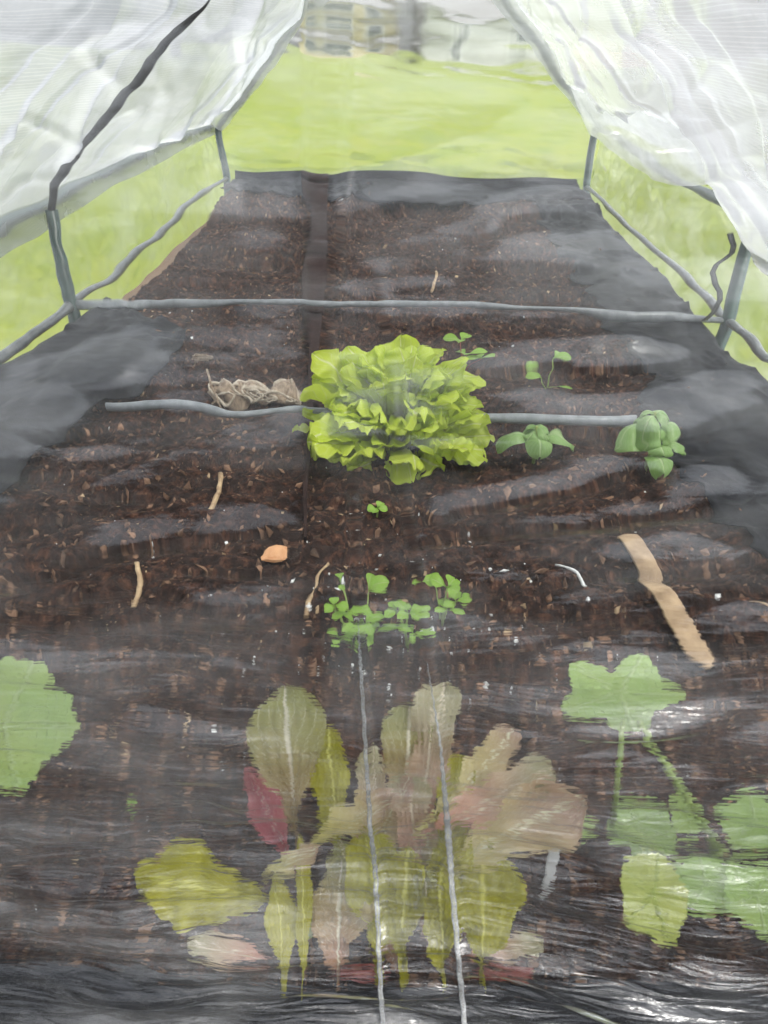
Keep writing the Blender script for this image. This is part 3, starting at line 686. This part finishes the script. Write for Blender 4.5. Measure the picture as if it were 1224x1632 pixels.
# curly lettuce in the middle of the bed
gp = ground(632, 742); LB = gp + Vector((0, 0.045, 0)); LB.z = sz(LB)
lt = thing('lettuce', 'bright lime green curly lettuce head in the middle of the bed', 'lettuce', LB)
mb = MB()
for ring, cnt, rad, hgt, wd in ((0, 14, 0.014, 0.096, 0.022), (1, 24, 0.034, 0.098, 0.024), (2, 32, 0.054, 0.088, 0.025), (3, 36, 0.074, 0.062, 0.025), (4, 26, 0.088, 0.034, 0.024), (5, 10, 0.090, 0.012, 0.020)):
    for k in range(cnt):
        a = 6.283 * (k + 0.5 * ring + random.uniform(-.45, .45)) / cnt; rr = rad * random.uniform(0.65, 1.18)
        d = Vector((math.cos(a) * 1.02, math.sin(a) * 0.8, 0)); top = d * rr + Vector((0, 0, hgt * random.uniform(0.75, 1.12)))
        b0 = top * random.uniform(0.30, 0.55) - d * 0.003
        leaf(mb, b0, top + d * random.uniform(0.0, 0.010), wd * random.uniform(0.85, 1.6), up=(-math.cos(a) + random.uniform(-.6, .6), -math.sin(a) + random.uniform(-.6, .6), 0.6), arch=random.uniform(0.02, 0.22),
             cup=random.uniform(-0.25, 0.25), ruf=random.uniform(0.05, 0.12), rf=random.uniform(3.5, 6.0), shape=(0.62, 1.9), nu=22, nv=13, wav=0.06, lob=0.12, crum=0.03)
    for k in range(cnt // 3):
        a = 6.283 * (3 * k + random.random()) / cnt; top = Vector((math.cos(a) * rad, math.sin(a) * rad * 0.8, hgt * 0.8))
        leaf(mb, (math.cos(a) * 0.006, math.sin(a) * 0.006, 0.002), top, wd * 0.9, up=(-math.cos(a), -math.sin(a), 0.6), arch=0.06, cup=0.3, ruf=0.06, shape=(0.8, 0.8), nu=14, nv=9)
for px, py, z in ((780, 690, .02), (760, 660, .03), (770, 720, .012), (735, 650, .045), (725, 700, .03), (700, 740, .012), (488, 700, .012), (500, 560, .085), (505, 600, .06), (560, 745, .006), (640, 755, .004), (600, 545, .10), (670, 560, .098)):
    tp = at(px, py, LB.z + z) - LB; tp.z = z
    leaf(mb, tp * 0.55, tp, random.uniform(0.022, 0.030), up=(-tp.x * 8, -1.2, 0.8), arch=0.15, cup=0.1, ruf=0.12, rf=4, shape=(0.6, 1.8), nu=24, nv=13, wav=0.06, lob=0.15, crum=0.03)
mb.build('foliage', M['lettuce'], lt)
mb = MB(); mb.tube([(0, 0, -0.012), (0, 0, 0.02)], [0.008, 0.006], 8); mb.build('stalk', M['stem'], lt)

# basil
def basil(px, py, tiers, label, sc=1.0):
    g = ground(px, py); t = thing('basil_plant', label, 'basil', g, 'young basil plants in the bed')
    top = tiers[-1][0]
    s = MB(); s.tube([(0, 0, -0.006), (0.001, 0.001, top * 0.5), (0, 0, top)], [0.0018, 0.0016, 0.0012], 7); s.build('stem', M['stem'], t)
    mb = MB()
    for hz, a0, n_, L, W in tiers:
        for k in range(n_):
            a = a0 + 6.283 * k / n_; d = Vector((math.cos(a), math.sin(a), 0))
            leaf(mb, Vector((0, 0, hz)) + d * 0.002, Vector((0, 0, hz)) + d * L + Vector((0, 0, -0.010 * sc)), W, up=(0, 0, 1), arch=0.28, cup=-0.24, shape=(0.5, 1.1), nu=16, nv=11, wav=0.03)
    mb.build('foliage', M['basil'], t)
    return t
basil(846, 735, [(0.028, 0.1, 2, 0.036, 0.028), (0.030, 1.6, 2, 0.024, 0.024), (0.036, 0.9, 2, 0.016, 0.015), (0.038, 2.3, 2, 0.012, 0.012)], 'low wide basil seedling on a single thin stem beside the lettuce')
basil(1022, 745, [(0.022, -1.5, 1, 0.030, 0.020), (0.038, 0.15, 2, 0.032, 0.021), (0.042, 1.7, 2, 0.022, 0.020), (0.050, 0.9, 2, 0.018, 0.018), (0.052, 2.4, 2, 0.012, 0.012)], 'taller two tiered basil seedling near the black liner')

# small seedlings
def seedling(name, px, py, stems, label, cat, mat='herb', group=None, stem_mat='stem'):
    g = ground(px, py); t = thing(name, label, cat, g, group)
    s, mb = MB(), MB()
    for dx, dy, hz, leaves in stems:
        top = Vector((dx, dy, hz)); mid_ = top * 0.5 + Vector((random.uniform(-.003, .003), 0, hz * 0.18))
        s.tube([(0, 0, -0.004), mid_, top], [0.0009, 0.0008, 0.0006], 6)
        for a, L, W in leaves:
            d = Vector((math.cos(a), math.sin(a) * 0.8, random.uniform(-0.1, 0.4)))
            leaf(mb, top, top + d * L, W, up=(0, -0.35, 1), arch=0.15, cup=0.1, shape=(0.55, 1.1), nu=10, nv=7, stalk=0.12)
    s.build('stem', M[stem_mat], t); mb.build('foliage', M[mat], t)
    return t
def fan(n, L, W, a0=0.0, spread=6.28): return [(a0 + spread * (k + random.uniform(-.25, .25)) / n, L * random.uniform(.8, 1.15), W * random.uniform(.85, 1.15)) for k in range(n)]
seedling('herb_seedling', 570, 1025, [(-0.012, 0.030, 0.030, fan(2, .012, .006, 1.4)), (-0.006, 0.012, 0.018, fan(3, .013, .006)), (0.004, 0.035, 0.022, fan(2, .014, .009, 0.4, 2.0)), (0.002, 0.002, 0.016, fan(5, .016, .007)), (0.010, -0.002, 0.012, fan(4, .015, .006)), (-0.010, -0.004, 0.010, fan(3, .012, .006)), (-0.016, 0.012, 0.022, fan(3, .010, .007))],
         'loose leafy herb seedling with the longest stems in front of the lettuce', 'herb seedling', group='herb seedlings in front of the lettuce')
seedling('herb_seedling', 650, 1030, [(0.000, 0.006, 0.022, fan(4, .014, .007, 0.6)), (-0.008, 0.010, 0.020, fan(3, .012, .006)), (0.004, -0.002, 0.012, fan(4, .012, .006))],
         'short compact herb seedling between two leggier ones', 'herb seedling', group='herb seedlings in front of the lettuce')
seedling('herb_seedling', 700, 995, [(0.004, 0.012, 0.026, fan(3, .014, .010, 0.8)), (-0.004, 0.018, 0.024, fan(2, .013, .009, 1.2)), (0.010, 0.004, 0.020, fan(3, .013, .008, -0.4)), (0.004, 0.0, 0.014, fan(3, .013, .008))],
         'herb seedling with rounder leaves and a bent reddish stalk beside white perlite', 'herb seedling', group='herb seedlings in front of the lettuce')
seedling('sprout', 600, 820, [(0.0, 0.0, 0.008, fan(4, .010, .008))], 'tiny round green sprout right in front of the lettuce', 'sprout')
seedling('sprout', 215, 1284, [(0.0, 0.0, 0.004, fan(3, .0035, .003))], 'pinhead light green sprout alone in the soil below the big leaf', 'sprout')
seedling('radish_seedling', 735, 600, [(-0.004, 0.01, 0.040, fan(3, .022, .014, 0.5)), (0.022, 0.0, 0.020, fan(3, .020, .012, -0.6)), (0.004, 0.0, 0.028, fan(3, .02, .012, 2.2))], 'faint reddish stemmed seedling just behind the lettuce', 'seedling', stem_mat='chard_red')
seedling('pepper_seedling', 868, 620, [(0.004, 0.012, 0.028, fan(2, .022, .012, 0.4, 1.2)), (-0.006, 0.004, 0.018, fan(2, .020, .011, 2.6, 1.2)), (0.010, 0.0, 0.008, fan(2, .016, .008, 5.6, 1.0))], 'pale narrow leaved seedling behind the basil', 'seedling')

# big bronze, pink and olive leafed chard against the front sheet
CB = ground(600, 1405)
ch = thing('chard_plant', 'large chard with bronze, rose and olive leaves pressed against the front sheet', 'chard', CB)
def cleaf(bpx, bz, tpx, tz, width, mat, label=None, arch=0.06, cup=0.1, ruf=0.03, shape=(0.66, 1.3), stalk=0.15, up=None):
    b0 = at(*bpx, bz); t0 = at(*tpx, tz); mb = MB()
    u = up if up is not None else (cam.location - (b0 + t0) / 2)
    u = Vector(u).normalized() + Vector((random.uniform(-.45, .45), random.uniform(-.3, .3), random.uniform(-.2, .4)))
    width *= 0.84
    leaf(mb, b0, t0, width, up=u, arch=arch, cup=cup * random.uniform(0.6, 2.2), ruf=ruf * 1.5, rf=random.uniform(2.6, 4.6), shape=shape, nu=52, nv=25, stalk=stalk, wav=0.05, crum=0.05, lob=0.24)
    o = under(mb.build('leaf', M[mat]), ch)
    if label: o['label'] = label
    return o
UPR = dict(shape=(0.74, 1.0), ruf=0.07)
cleaf((500, 1520), 0.02, (455, 1092), 0.085, 0.034, 'chard_bronze', 'upright bronze leaf with a pale midrib', stalk=0.42, **UPR)
cleaf((560, 1480), 0.02, (525, 1150), 0.080, 0.020, 'chard_olive', 'small upright olive leaf', stalk=0.35, **UPR)
cleaf((505, 1450), 0.040, (398, 1225), 0.072, 0.013, 'chard_pink', 'curled magenta leaf', stalk=0.3, shape=(0.66, 1.1), cup=0.5, ruf=0.12)
cleaf((640, 1490), 0.02, (705, 1085), 0.085, 0.030, 'chard_rose', 'tall rosy beige leaf', stalk=0.3, shape=(0.78, 1.1), ruf=0.10)
cleaf((620, 1470), 0.02, (655, 1115), 0.080, 0.024, 'chard_bronze', stalk=0.3, **UPR)
cleaf((590, 1470), 0.02, (592, 1185), 0.078, 0.018, 'chard_rose', stalk=0.3, **UPR)
cleaf((660, 1400), 0.055, (930, 1262), 0.085, 0.026, 'chard_yellow', 'yellow leaf with a rosy tip stretched sideways', shape=(0.62, 1.2), ruf=0.12, cup=0.25)
cleaf((660, 1340), 0.070, (880, 1225), 0.088, 0.022, 'chard_rose', shape=(0.66, 1.2), ruf=0.10)
cleaf((660, 1320), 0.070, (820, 1160), 0.088, 0.017, 'chard_yellow', shape=(0.62, 1.2), ruf=0.12)
cleaf((690, 1480), 0.04, (735, 1195), 0.084, 0.016, 'chard_olive', stalk=0.2, **UPR)
cleaf((500, 1350), 0.064, (640, 1262), 0.090, 0.014, 'chard_yellow', 'narrow pale yellow leaf on edge', shape=(0.6, 1.2), ruf=0.2, cup=0.5)
cleaf((420, 1400), 0.055, (508, 1352), 0.085, 0.009, 'chard_yellow', shape=(0.5, 1.2), ruf=0.15)
cleaf((470, 1440), 0.045, (218, 1395), 0.050, 0.028, 'chard_olive', 'drooping olive leaf on soil', shape=(0.66, 1.4), stalk=0.1, ruf=0.08)
cleaf((600, 1560), 0.030, (590, 1318), 0.078, 0.026, 'chard_olive', 'broad glowing olive leaf', shape=(0.7, 1.3), ruf=0.06)
cleaf((650, 1560), 0.030, (650, 1345), 0.076, 0.024, 'chard_olive', shape=(0.7, 1.3), ruf=0.06)
cleaf((765, 1560), 0.030, (770, 1335), 0.070, 0.030, 'chard_olive', shape=(0.68, 1.5), ruf=0.05)
cleaf((710, 1570), 0.030, (705, 1380), 0.070, 0.022, 'chard_olive', shape=(0.7, 1.3), ruf=0.06)
cleaf((540, 1570), 0.030, (545, 1370), 0.066, 0.026, 'chard_bronze', shape=(0.7, 1.4), ruf=0.06)
cleaf((670, 1400), 0.045, (650, 1225), 0.078, 0.022, 'chard_rose', shape=(0.66, 1.2), ruf=0.08)
cleaf((455, 1530), 0.025, (300, 1500), 0.035, 0.010, 'chard_rose', 'rosy leaf lying low', shape=(0.6, 1.4), ruf=0.05)
cleaf((720, 1530), 0.025, (866, 1500), 0.035, 0.012, 'chard_rose', shape=(0.6, 1.4), ruf=0.05)
cleaf((520, 1552), 0.025, (625, 1548), 0.032, 0.006, 'chard_red', 'dark red leaf tip at the bottom', shape=(0.5, 1.6))
cleaf((730, 1552), 0.025, (850, 1548), 0.030, 0.006, 'chard_red', shape=(0.5, 1.6))
cleaf((450, 1580), 0.035, (436, 1395), 0.062, 0.013, 'chard_olive', shape=(0.6, 1.4), ruf=0.05)
cleaf((480, 1590), 0.035, (476, 1330), 0.070, 0.008, 'chard_olive', shape=(0.5, 1.5))
for k in range(12):
    bx_, by_ = random.uniform(520, 720), random.uniform(1430, 1560); tx, ty = bx_ + random.uniform(-110, 130), random.uniform(1190, 1420)
    cleaf((bx_, by_), 0.02, (tx, ty), random.uniform(0.055, 0.08), random.uniform(0.010, 0.018), random.choice(['chard_olive', 'chard_olive', 'chard_bronze', 'chard_rose', 'chard_yellow']), stalk=random.uniform(0, 0.35), shape=(random.uniform(0.6, 0.8), 1.1), ruf=0.12)
mb = MB()
for k, (px, py) in enumerate(((480, 1490), (560, 1480), (640, 1480), (700, 1480))):
    mb.tube([CB + Vector((0.008 * (k - 1.5), 0, -0.01)), CB.lerp(at(px, py, 0.04), 0.5), at(px, py, 0.04)], [0.004, 0.0035, 0.003], 8)
under(mb.build('stalk', M['stem']), ch)

# squash plants
def lobed(mb, c, nrm, r, rot0=0.0, lobes=5, depth=0.16, notch=0.5, n=108, rings=14, cup=0.12, sx=1.0, sy=1.0):
    """broad lobed leaf around its stalk point c, facing nrm"""
    nrm = Vector(nrm).normalized(); a = Vector((1, 0, 0)); e1 = (a - nrm * a.dot(nrm)).normalized(); e2 = nrm.cross(e1)
    rows = []
    for i in range(rings + 1):
        q = i / rings; row = []
        for k in range(n):
            th = 2 * math.pi * k / n; rr = r * (1 + depth * math.cos(lobes * (th - rot0)) + 0.03 * math.sin(11 * th + 1) + 0.022 * math.sin(27 * th))
            dn = abs((th - rot0 - math.pi + math.pi) % (2 * math.pi) - math.pi)
            rr *= 1 - notch * math.exp(-(dn / 0.28) ** 2)
            h = cup * r * q * q * math.cos(2 * th + 0.7) + 0.025 * r * q * math.sin(13 * q + 3 * th) * math.sin(5 * th + 4 * q) + 0.05 * r * math.sin(lobes * th) * q
            row.append(Vector(c) + e1 * (math.cos(th) * rr * q * sx) + e2 * (math.sin(th) * rr * q * sy) + nrm * h)
        rows.append(row)
    m0 = len(mb.uv); mb.grid(rows, True)
    for q in range(m0, len(mb.uv)): mb.uv[q] = (mb.uv[q][0], mb.uv[q][1] * (n - 1) / n - rot0 / (2 * math.pi))
def to_cam(p, mixz=0.45):
    d = (cam.location - p).normalized(); return d.lerp(Vector((0, 0, 1)), mixz)

sp = ground(-90, 1330)
sq = thing('squash_plant', 'squash plant with one huge pale green leaf cut off by the picture edge', 'squash', sp)
c = at(8, 1150, 0.095); mb = MB(); lobed(mb, c, to_cam(c, 0.2), 0.0240, rot0=2.6, depth=0.03, notch=0.12, lobes=5, cup=0.10, sx=1.12, sy=1.05)
under(mb.build('leaf', M['squash']), sq)
mb = MB(); mb.tube([sp + Vector((0, 0, -0.005)), sp.lerp(c, 0.5) + Vector((-0.008, 0, 0.01)), c], [0.0028, 0.0022, 0.0018], 8); under(mb.build('stem', M['stem']), sq)

sp = ground(1130, 1400)
cu = thing('cucumber_plant', 'cucumber plant on two long thin stems beside the white plant tag', 'cucumber', sp)
def cu_leaf(px, py, z, r, rot0, mat='squash', depth=0.13, notch=0.35, mixz=0.3, sx=1.0, sy=1.0, label=None):
    c = at(px, py, z); mb = MB(); lobed(mb, c, to_cam(c, mixz), r, rot0, 5, depth, notch, cup=0.14, sx=sx, sy=sy)
    o = under(mb.build('leaf', M[mat]), cu)
    if label: o['label'] = label
    return c
c1 = cu_leaf(985, 1100, 0.085, 0.0205, -1.4, sx=1.15, sy=0.78, depth=0.16, label='topmost lobed leaf in the light')
cu_leaf(1040, 1425, 0.062, 0.0135, 1.2, 'squash_pale', 0.05, 0.1, sx=0.85, sy=1.15, label='pale yellow leaf seen from below')
cu_leaf(1125, 1405, 0.052, 0.0125, 0.4, 'squash', 0.06, 0.2, sx=1.1, sy=0.85)
cu_leaf(1205, 1425, 0.056, 0.0120, 2.2, 'squash', 0.08, 0.2)
cu_leaf(1200, 1305, 0.045, 0.0125, 2.8, 'squash', 0.08, 0.2, sx=1.2)
cu_leaf(1020, 1318, 0.030, 0.0140, 0.8, 'squash', 0.10, 0.3)
cu_leaf(905, 1312, 0.040, 0.0075, 0.0, 'squash', 0.06, 0.2, sx=1.6, sy=0.7)
cu_leaf(1090, 1295, 0.055, 0.0075, 0.0, 'squash', 0.06, 0.2, sx=0.9, sy=1.2)
mb = MB()
e0, e1_ = at(975, 1312, 0.035), at(1138, 1342, 0.045)
mb.tube([e0, at(983, 1220, 0.066), at(992, 1150, 0.083)], [0.0013, 0.0012, 0.0011], 8)
mb.tube([e1_, at(1085, 1255, 0.068), at(1015, 1150, 0.084)], [0.0019, 0.0016, 0.0012], 8)
mb.tube([sp + Vector((0, 0, -0.006)), e1_], [0.0026, 0.0020], 8); mb.tube([sp + Vector((0, 0, -0.006)), at(1050, 1350, 0.03), e0], [0.0024, 0.0018, 0.0014], 8)
mb.tube([e1_, at(1205, 1425, 0.054)], [0.0018, 0.0012], 8)
under(mb.build('stem', M['stem']), cu)

# ------------------------------------------------------------------ things lying in the bed
def flat_stick(name, a, b, w, th, mat, label, cat, ragged=0.0, group=None, lift=0.004):
    a, b = Vector(a), Vector(b); d = (b - a).normalized(); sdv = d.cross(Vector((0, 0, 1))).normalized(); upv = sdv.cross(d)
    L = (b - a).length; rows = []; n_ = 22
    for i in range(n_):
        u = i / (n_ - 1); e = min(u, 1 - u) * L
        ww = w / 2 * (math.sqrt(max(0.05, 1 - (1 - min(1, e / (w / 2))) ** 2))) * (1 + ragged * random.uniform(-1, 1))
        c = a + d * (L * u) + upv * (lift + 0.0015 * math.sin(3 * u))
        rows.append([c + sdv * (ww * x) + upv * (th * z) for x, z in ((-1, -.35), (-1, .35), (-.92, .5), (0, .55), (.92, .5), (1, .35), (1, -.35), (.92, -.5), (0, -.5), (-.92, -.5))])
    mb = MB(); mb.grid(rows, True)
    bidx = len(mb.v); mb.f.append(tuple(range(9, -1, -1))); mb.uv.extend([(0, 0)] * 10); mb.f.append(tuple(range(bidx - 10, bidx))); mb.uv.extend([(0, 0)] * 10)
    return tag(mb.build(name, mat), label, cat, group)
flat_stick('craft_stick', ground(985, 852) + Vector((0, 0, .005)), ground(1118, 1075) + Vector((0, 0, .003)), 0.0158, 0.0022, M['stick'], 'broad tan wooden craft stick lying slanted on the soil', 'stick', 0.02)
a = ground(872, 1412); b_ = at(884, 1300, 0.035)
flat_stick('plant_tag', a + Vector((0, 0, -.002)), b_, 0.0105, 0.0012, M['tag'], 'blank white plastic plant tag stuck in the soil below the chard', 'plant tag', 0.01, lift=0.0)

def twig(p, q, r, label, mat='twig', name='twig', bend=0.003, group='loose twigs on the soil'):
    a, b = ground(*p) + Vector((0, 0, 0.003)), ground(*q) + Vector((0, 0, 0.006)); n_ = 9; mb = MB()
    mb.tube([a.lerp(b, k / (n_ - 1)) + Vector((random.uniform(-1, 1) * 0.0005 + bend * math.sin(math.pi * k / (n_ - 1)), 0, 0.002 * math.sin(math.pi * k / (n_ - 1)))) for k in range(n_)], [r * random.uniform(0.8, 1.15) for _ in range(n_)], 7)
    return tag(mb.build(name, M[mat]), label, 'twig', group)
twig((335, 822), (356, 757), 0.0022, 'tan twig leaning away on bare soil left of the lettuce')
twig((219, 963), (222, 888), 0.0020, 'pale straight twig standing nearest the frame on bare soil')
twig((488, 982), (526, 896), 0.0013, 'thin curved brown twig beside the loose herb seedling', bend=-0.004)
twig((880, 900), (925, 936), 0.0013, 'thin whitish twig lying between herb seedlings and craft stick', 'perlite')
twig((686, 466), (694, 436), 0.0022, 'small straw piece lying beyond the cross bar')
twig((216, 622), (226, 634), 0.0026, 'short cream stub at the edge of the black liner')
twig((300, 1140), (298, 1175), 0.0007, 'hair thin straw on the soil behind the hanging olive leaf')
twig((1185, 960), (1224, 985), 0.0007, 'fine pale straw at the foot of the black liner beyond the craft stick')

hp = [(513, 296, .040), (512, 330, .040), (511, 400, .034), (509, 480, .022), (504, 560, .014), (497, 650, .010), (490, 760, .007), (486, 860, .004)]  # flat dark band over the soil, broadest at the rear
rows = []
for a in range(len(hp) - 1):
    for k in range(8):
        t = k / 8; g = ground(hp[a][0] * (1 - t) + hp[a + 1][0] * t, hp[a][1] * (1 - t) + hp[a + 1][1] * t); w = (hp[a][2] * (1 - t) + hp[a + 1][2] * t) * 0.38
        z0 = max(sz(g + Vector((q * w, 0, 0))) for q in (-1, 0, 1)) + (0.006 if g.y < 1.75 else 0.028)
        rows.append([Vector((g.x + w * math.cos(th), g.y, z0 + 0.0028 * math.sin(th) + 0.0016 * math.cos(2 * th) + 0.001 * math.sin(a * 8 + k))) for th in [2 * math.pi * q / 12 for q in range(12)]])
mb = MB(); mb.grid(rows, True)
M['flat_strip'] = m_plain('flat_strip', (0.014, 0.007, 0.006), (0.034, 0.018, 0.015), 70, 0.75, 0.5, spec=0.15)
tag(mb.build('dark_strip', M['flat_strip']), 'flat dark brown strip running lengthwise over the soil from the rear edge', 'flat_strip')
p = ground(441, 883); mb = MB()
mb.grid([[p + Vector((0.0105 * x * (1 - 0.15 * abs(y)), 0.0075 * y + 0.002 * x, 0.004 + 0.002 * z + 0.001 * math.sin(3 * x + 2 * y))) for x, z in ((-1, 0), (-.6, .6), (0, .8), (.6, .7), (1, 0.1), (.6, -.7), (0, -.8), (-.6, -.7))] for y in (-1, -0.5, 0, 0.55, 1)], True)
mb.f.append(tuple(range(7, -1, -1))); mb.uv.extend([(0, 0)] * 8); mb.f.append(tuple(range(32, 40))); mb.uv.extend([(0, 0)] * 8)
tag(mb.build('wood_chip', M['chip'], smooth=False), 'flat orange brown wood chip on the soil in front of the lettuce', 'wood chip')

# ragged strip of jute with two loops of twine
jp = ground(405, 615); jt = thing('jute_strip', 'ragged tan jute strip covered in loose pale twine on the soil', 'jute', jp)
P0, P1 = at(335, 592, 0.022), at(482, 590, 0.026)
rows = []
for i in range(40):
    u = i / 39; c = P0.lerp(P1, u); row = []
    hh = 0.022 + 0.006 * math.sin(7 * u + 1) + 0.004 * random.uniform(-1, 1) - 0.014 * max(0, 1 - u * 6)
    for j in range(11):
        v = j / 10
        row.append(c + Vector((0.003 * math.sin(9 * v + u * 8) + 0.0012 * random.uniform(-1, 1), 0.020 * v * v + 0.005 * math.sin(15 * u + 2 * v), 0.0)) + Vector((0, 0, sz(c) + 0.002 + hh * (v - 0.35 * v ** 4) - c.z)))
    rows.append(row)
mb = MB(); mb.grid(rows); under(mb.build('strip', M['jute'], solid=0.0022), jt)
edge_pts = [r[-1] + Vector((0, 0, 0.001)) for r in rows[::2]] + [rows[-1][k] for k in (8, 6, 4, 2)]
mb = MB(); mb.tube(edge_pts, [0.0022 * random.uniform(0.7, 1.3) for _ in edge_pts], 7); under(mb.build('rolled_edge', M['jute_pale']), jt)
for k in range(13):
    c = P0.lerp(P1, random.uniform(0.05, 0.95)) + Vector((0, random.uniform(-0.006, 0.012), 0)); c.z = sz(c) + 0.009; ph = random.random() * 6; mb = MB()
    rx, ry, rz_ = random.uniform(.008, .020), random.uniform(.004, .012), random.uniform(.004, .012)
    mb.tube([c + Vector((rx * math.cos(ph + 0.42 * q) + 0.0012 * math.sin(3.1 * q), ry * math.sin(ph + 0.31 * q), rz_ * abs(math.sin(0.33 * q + ph * .5)))) for q in range(14)], [random.uniform(0.0007, 0.0016) for _ in range(14)], 6)
    under(mb.build('twine', M['jute_pale']), jt)
mb = MB()
for k in range(9):
    q = P0 + Vector((0.004 * random.uniform(-1, 1), 0, 0.012 + 0.004 * random.uniform(-1, 1)))
    mb.tube([q + Vector((0.006, 0.002, 0.002)), q + Vector((-0.006, 0, 0.004 * random.random())), q + Vector((-0.013 + 0.006 * random.random(), -0.004, -0.006 + 0.012 * random.random()))], 0.0008, 5)
mb.tube([P0 + Vector((0.004, -0.01, 0.008)), P0 + Vector((0.01, -0.025, -0.004)), P0 + Vector((0.022, -0.045, -0.018))], 0.0012, 6)
under(mb.build('frayed_end', M['jute']), jt)

# ------------------------------------------------------------------ far buildings and trees
def gz(x, y): return float(lawn_z(x, y))
def house(name, label, cx, y, w, d, wall_h, roof_h, wall, wins, porch=None, yaw=0.0):
    g = gz(cx, y); t = thing(name, label, 'house', (cx, y, g - 0.1)); t.rotation_euler.z = yaw
    b = MB(); b.box((0, d / 2, wall_h / 2), (w, d, wall_h)); b.build('wall', wall, t, False)
    e = 0.4; b = MB()
    A = [(-w / 2 - e, -e, wall_h), (w / 2 + e, -e, wall_h), (w / 2 + e, d / 2, wall_h + roof_h), (-w / 2 - e, d / 2, wall_h + roof_h), (w / 2 + e, d + e, wall_h), (-w / 2 - e, d + e, wall_h)]
    b.v = A; b.f = [(0, 1, 2, 3), (3, 2, 4, 5), (0, 3, 5), (1, 4, 2)]; b.uv = [(0, 0)] * 14
    b.build('roof', M['roofing'], t, False, solid=0.12)
    for x, z, ww, hh in wins:
        fb = MB(); fb.box((x, -0.04, z), (ww + 0.24, 0.1, hh + 0.24)); f = fb.build('window', M['white'], t, False)
        pb_ = MB()
        for s in (-1, 1): pb_.box((x + s * ww / 4, -0.10, z), (ww / 2 - 0.06, 0.04, hh)); 
        pb_.build('pane', M['glass'], f, False)
    if porch:
        x, ww, hh = porch; b = MB(); b.box((x, -1.0, hh / 2), (ww, 1.9, hh))
        for k in range(int(ww / 0.5)): b.box((x - ww / 2 + 0.25 + k * 0.5, -1.97, hh + 0.2), (0.09, 0.06, 0.5))
        b.build('porch', M['deck'], t, False)
    return t
house('house', 'long grey house with dark roof and white windows across the lawn', 8.2, 52, 15, 9, 2.5, 2.6, M['siding'], [(-5.6, 1.3, 0.5, 1.6), (-2.2, 1.4, 1.0, 1.5), (-0.4, 1.4, 0.8, 1.5), (4.2, 1.7, 1.2, 1.1)], (3.6, 5.5, 0.75))
house('house', 'tan house half hidden beside the grey house and bare tree', -3.6, 58, 5.5, 8, 2.6, 2.2, M['tan_wall'], [(-1.2, 1.5, 1.0, 1.2), (1.4, 1.5, 0.9, 1.2)])
sh = thing('shed', 'small white shed at the far edge of the lawn', 'shed', (-8.3, 47, gz(-8.3, 47) - 0.05))
b = MB(); b.box((0, 0.7, 0.75), (1.7, 1.4, 1.5)); b.build('wall', M['white'], sh, False)
b = MB(); b.v = [(-1, -0.1, 1.5), (1, -0.1, 1.5), (1, 0.7, 2.1), (-1, 0.7, 2.1), (1, 1.5, 1.5), (-1, 1.5, 1.5)]; b.f = [(0, 1, 2, 3), (3, 2, 4, 5), (0, 3, 5), (1, 4, 2)]; b.uv = [(0, 0)] * 14; b.build('roof', M['roofing'], sh, False, solid=0.08)
b = MB(); b.box((0.1, -0.02, 0.65), (0.75, 0.05, 1.25)); b.build('door', M['siding'], sh, False)

def tree(x, y, h, w, mat, label, leaves=2600, group='trees behind the lawn'):
    g = gz(x, y); t = thing('tree', label, 'tree', (x, y, g - 0.1), group)
    b = MB(); b.tube([(0, 0, 0), (0.1, 0, h * 0.3), (-0.1, 0.1, h * 0.6), (0, 0, h * 0.9)], [0.03 * h, 0.022 * h, 0.014 * h, 0.004 * h], 8)
    for k in range(6):
        a = k * 1.05 + random.random(); z0 = h * (0.25 + 0.09 * k); r_ = w * 0.42
        b.tube([(0, 0, z0), (math.cos(a) * r_ * .5, math.sin(a) * r_ * .5, z0 + h * .08), (math.cos(a) * r_, math.sin(a) * r_, z0 + h * .2)], [0.010 * h, 0.006 * h, 0.002 * h], 6)
    b.build('trunk', M['trunk'], t)
    rg = np.random.default_rng(int(abs(x) * 13 + y)); nc = 34
    cc = rg.normal(size=(nc, 3)); cc /= np.linalg.norm(cc, axis=1)[:, None]; cc *= rg.random((nc, 1)) ** 0.45
    cc = cc * np.array([w * .42, w * .42, h * .36]) + np.array([0, 0, h * .6]); rad = (0.10 + 0.10 * rg.random(nc)) * w
    i = rg.integers(0, nc, leaves); p = cc[i] + rg.normal(size=(leaves, 3)) * rad[i][:, None] * 0.55
    s_ = 0.012 * h * (1 + rg.random((leaves, 1, 1))); e1 = rg.normal(size=(leaves, 1, 3)); e2 = rg.normal(size=(leaves, 1, 3))
    e1 /= np.linalg.norm(e1, axis=2, keepdims=True); e2 /= np.linalg.norm(e2, axis=2, keepdims=True)
    V = p[:, None, :] + np.concatenate([-e1, -e2 * .6, e1, e2 * .6], 1) * s_
    fast_polys('crown', V, 4, mat, t)
TR = [(-9.8, 50, 11, 7, 'crown_dark', 'dark leafy tree over the white shed'), (-6.0, 66, 12, 8, 'crown_light', 'pale grey green tree behind the tan house'),
      (0.3, 70, 13, 9, 'crown_light', 'tall light tree in the gap between both houses'), (7.0, 70, 13, 10, 'crown_dark', 'dark broad tree behind the grey house roof, nearest its chimneyless middle'),
      (14.5, 69, 13, 10, 'crown_light', 'light tree rising behind the far end of the grey house'), (18.5, 55, 9, 7, 'crown_dark', 'dark round tree beside the end wall of the grey house'),
      (-16, 62, 13, 10, 'crown_dark', 'dark tree standing farther out than the white shed'), (24, 66, 13, 10, 'crown_light', 'light tree farthest out past the grey house')]
for x, y, h, w, m, lb in TR: tree(x, y, h, w, M[m], lb)
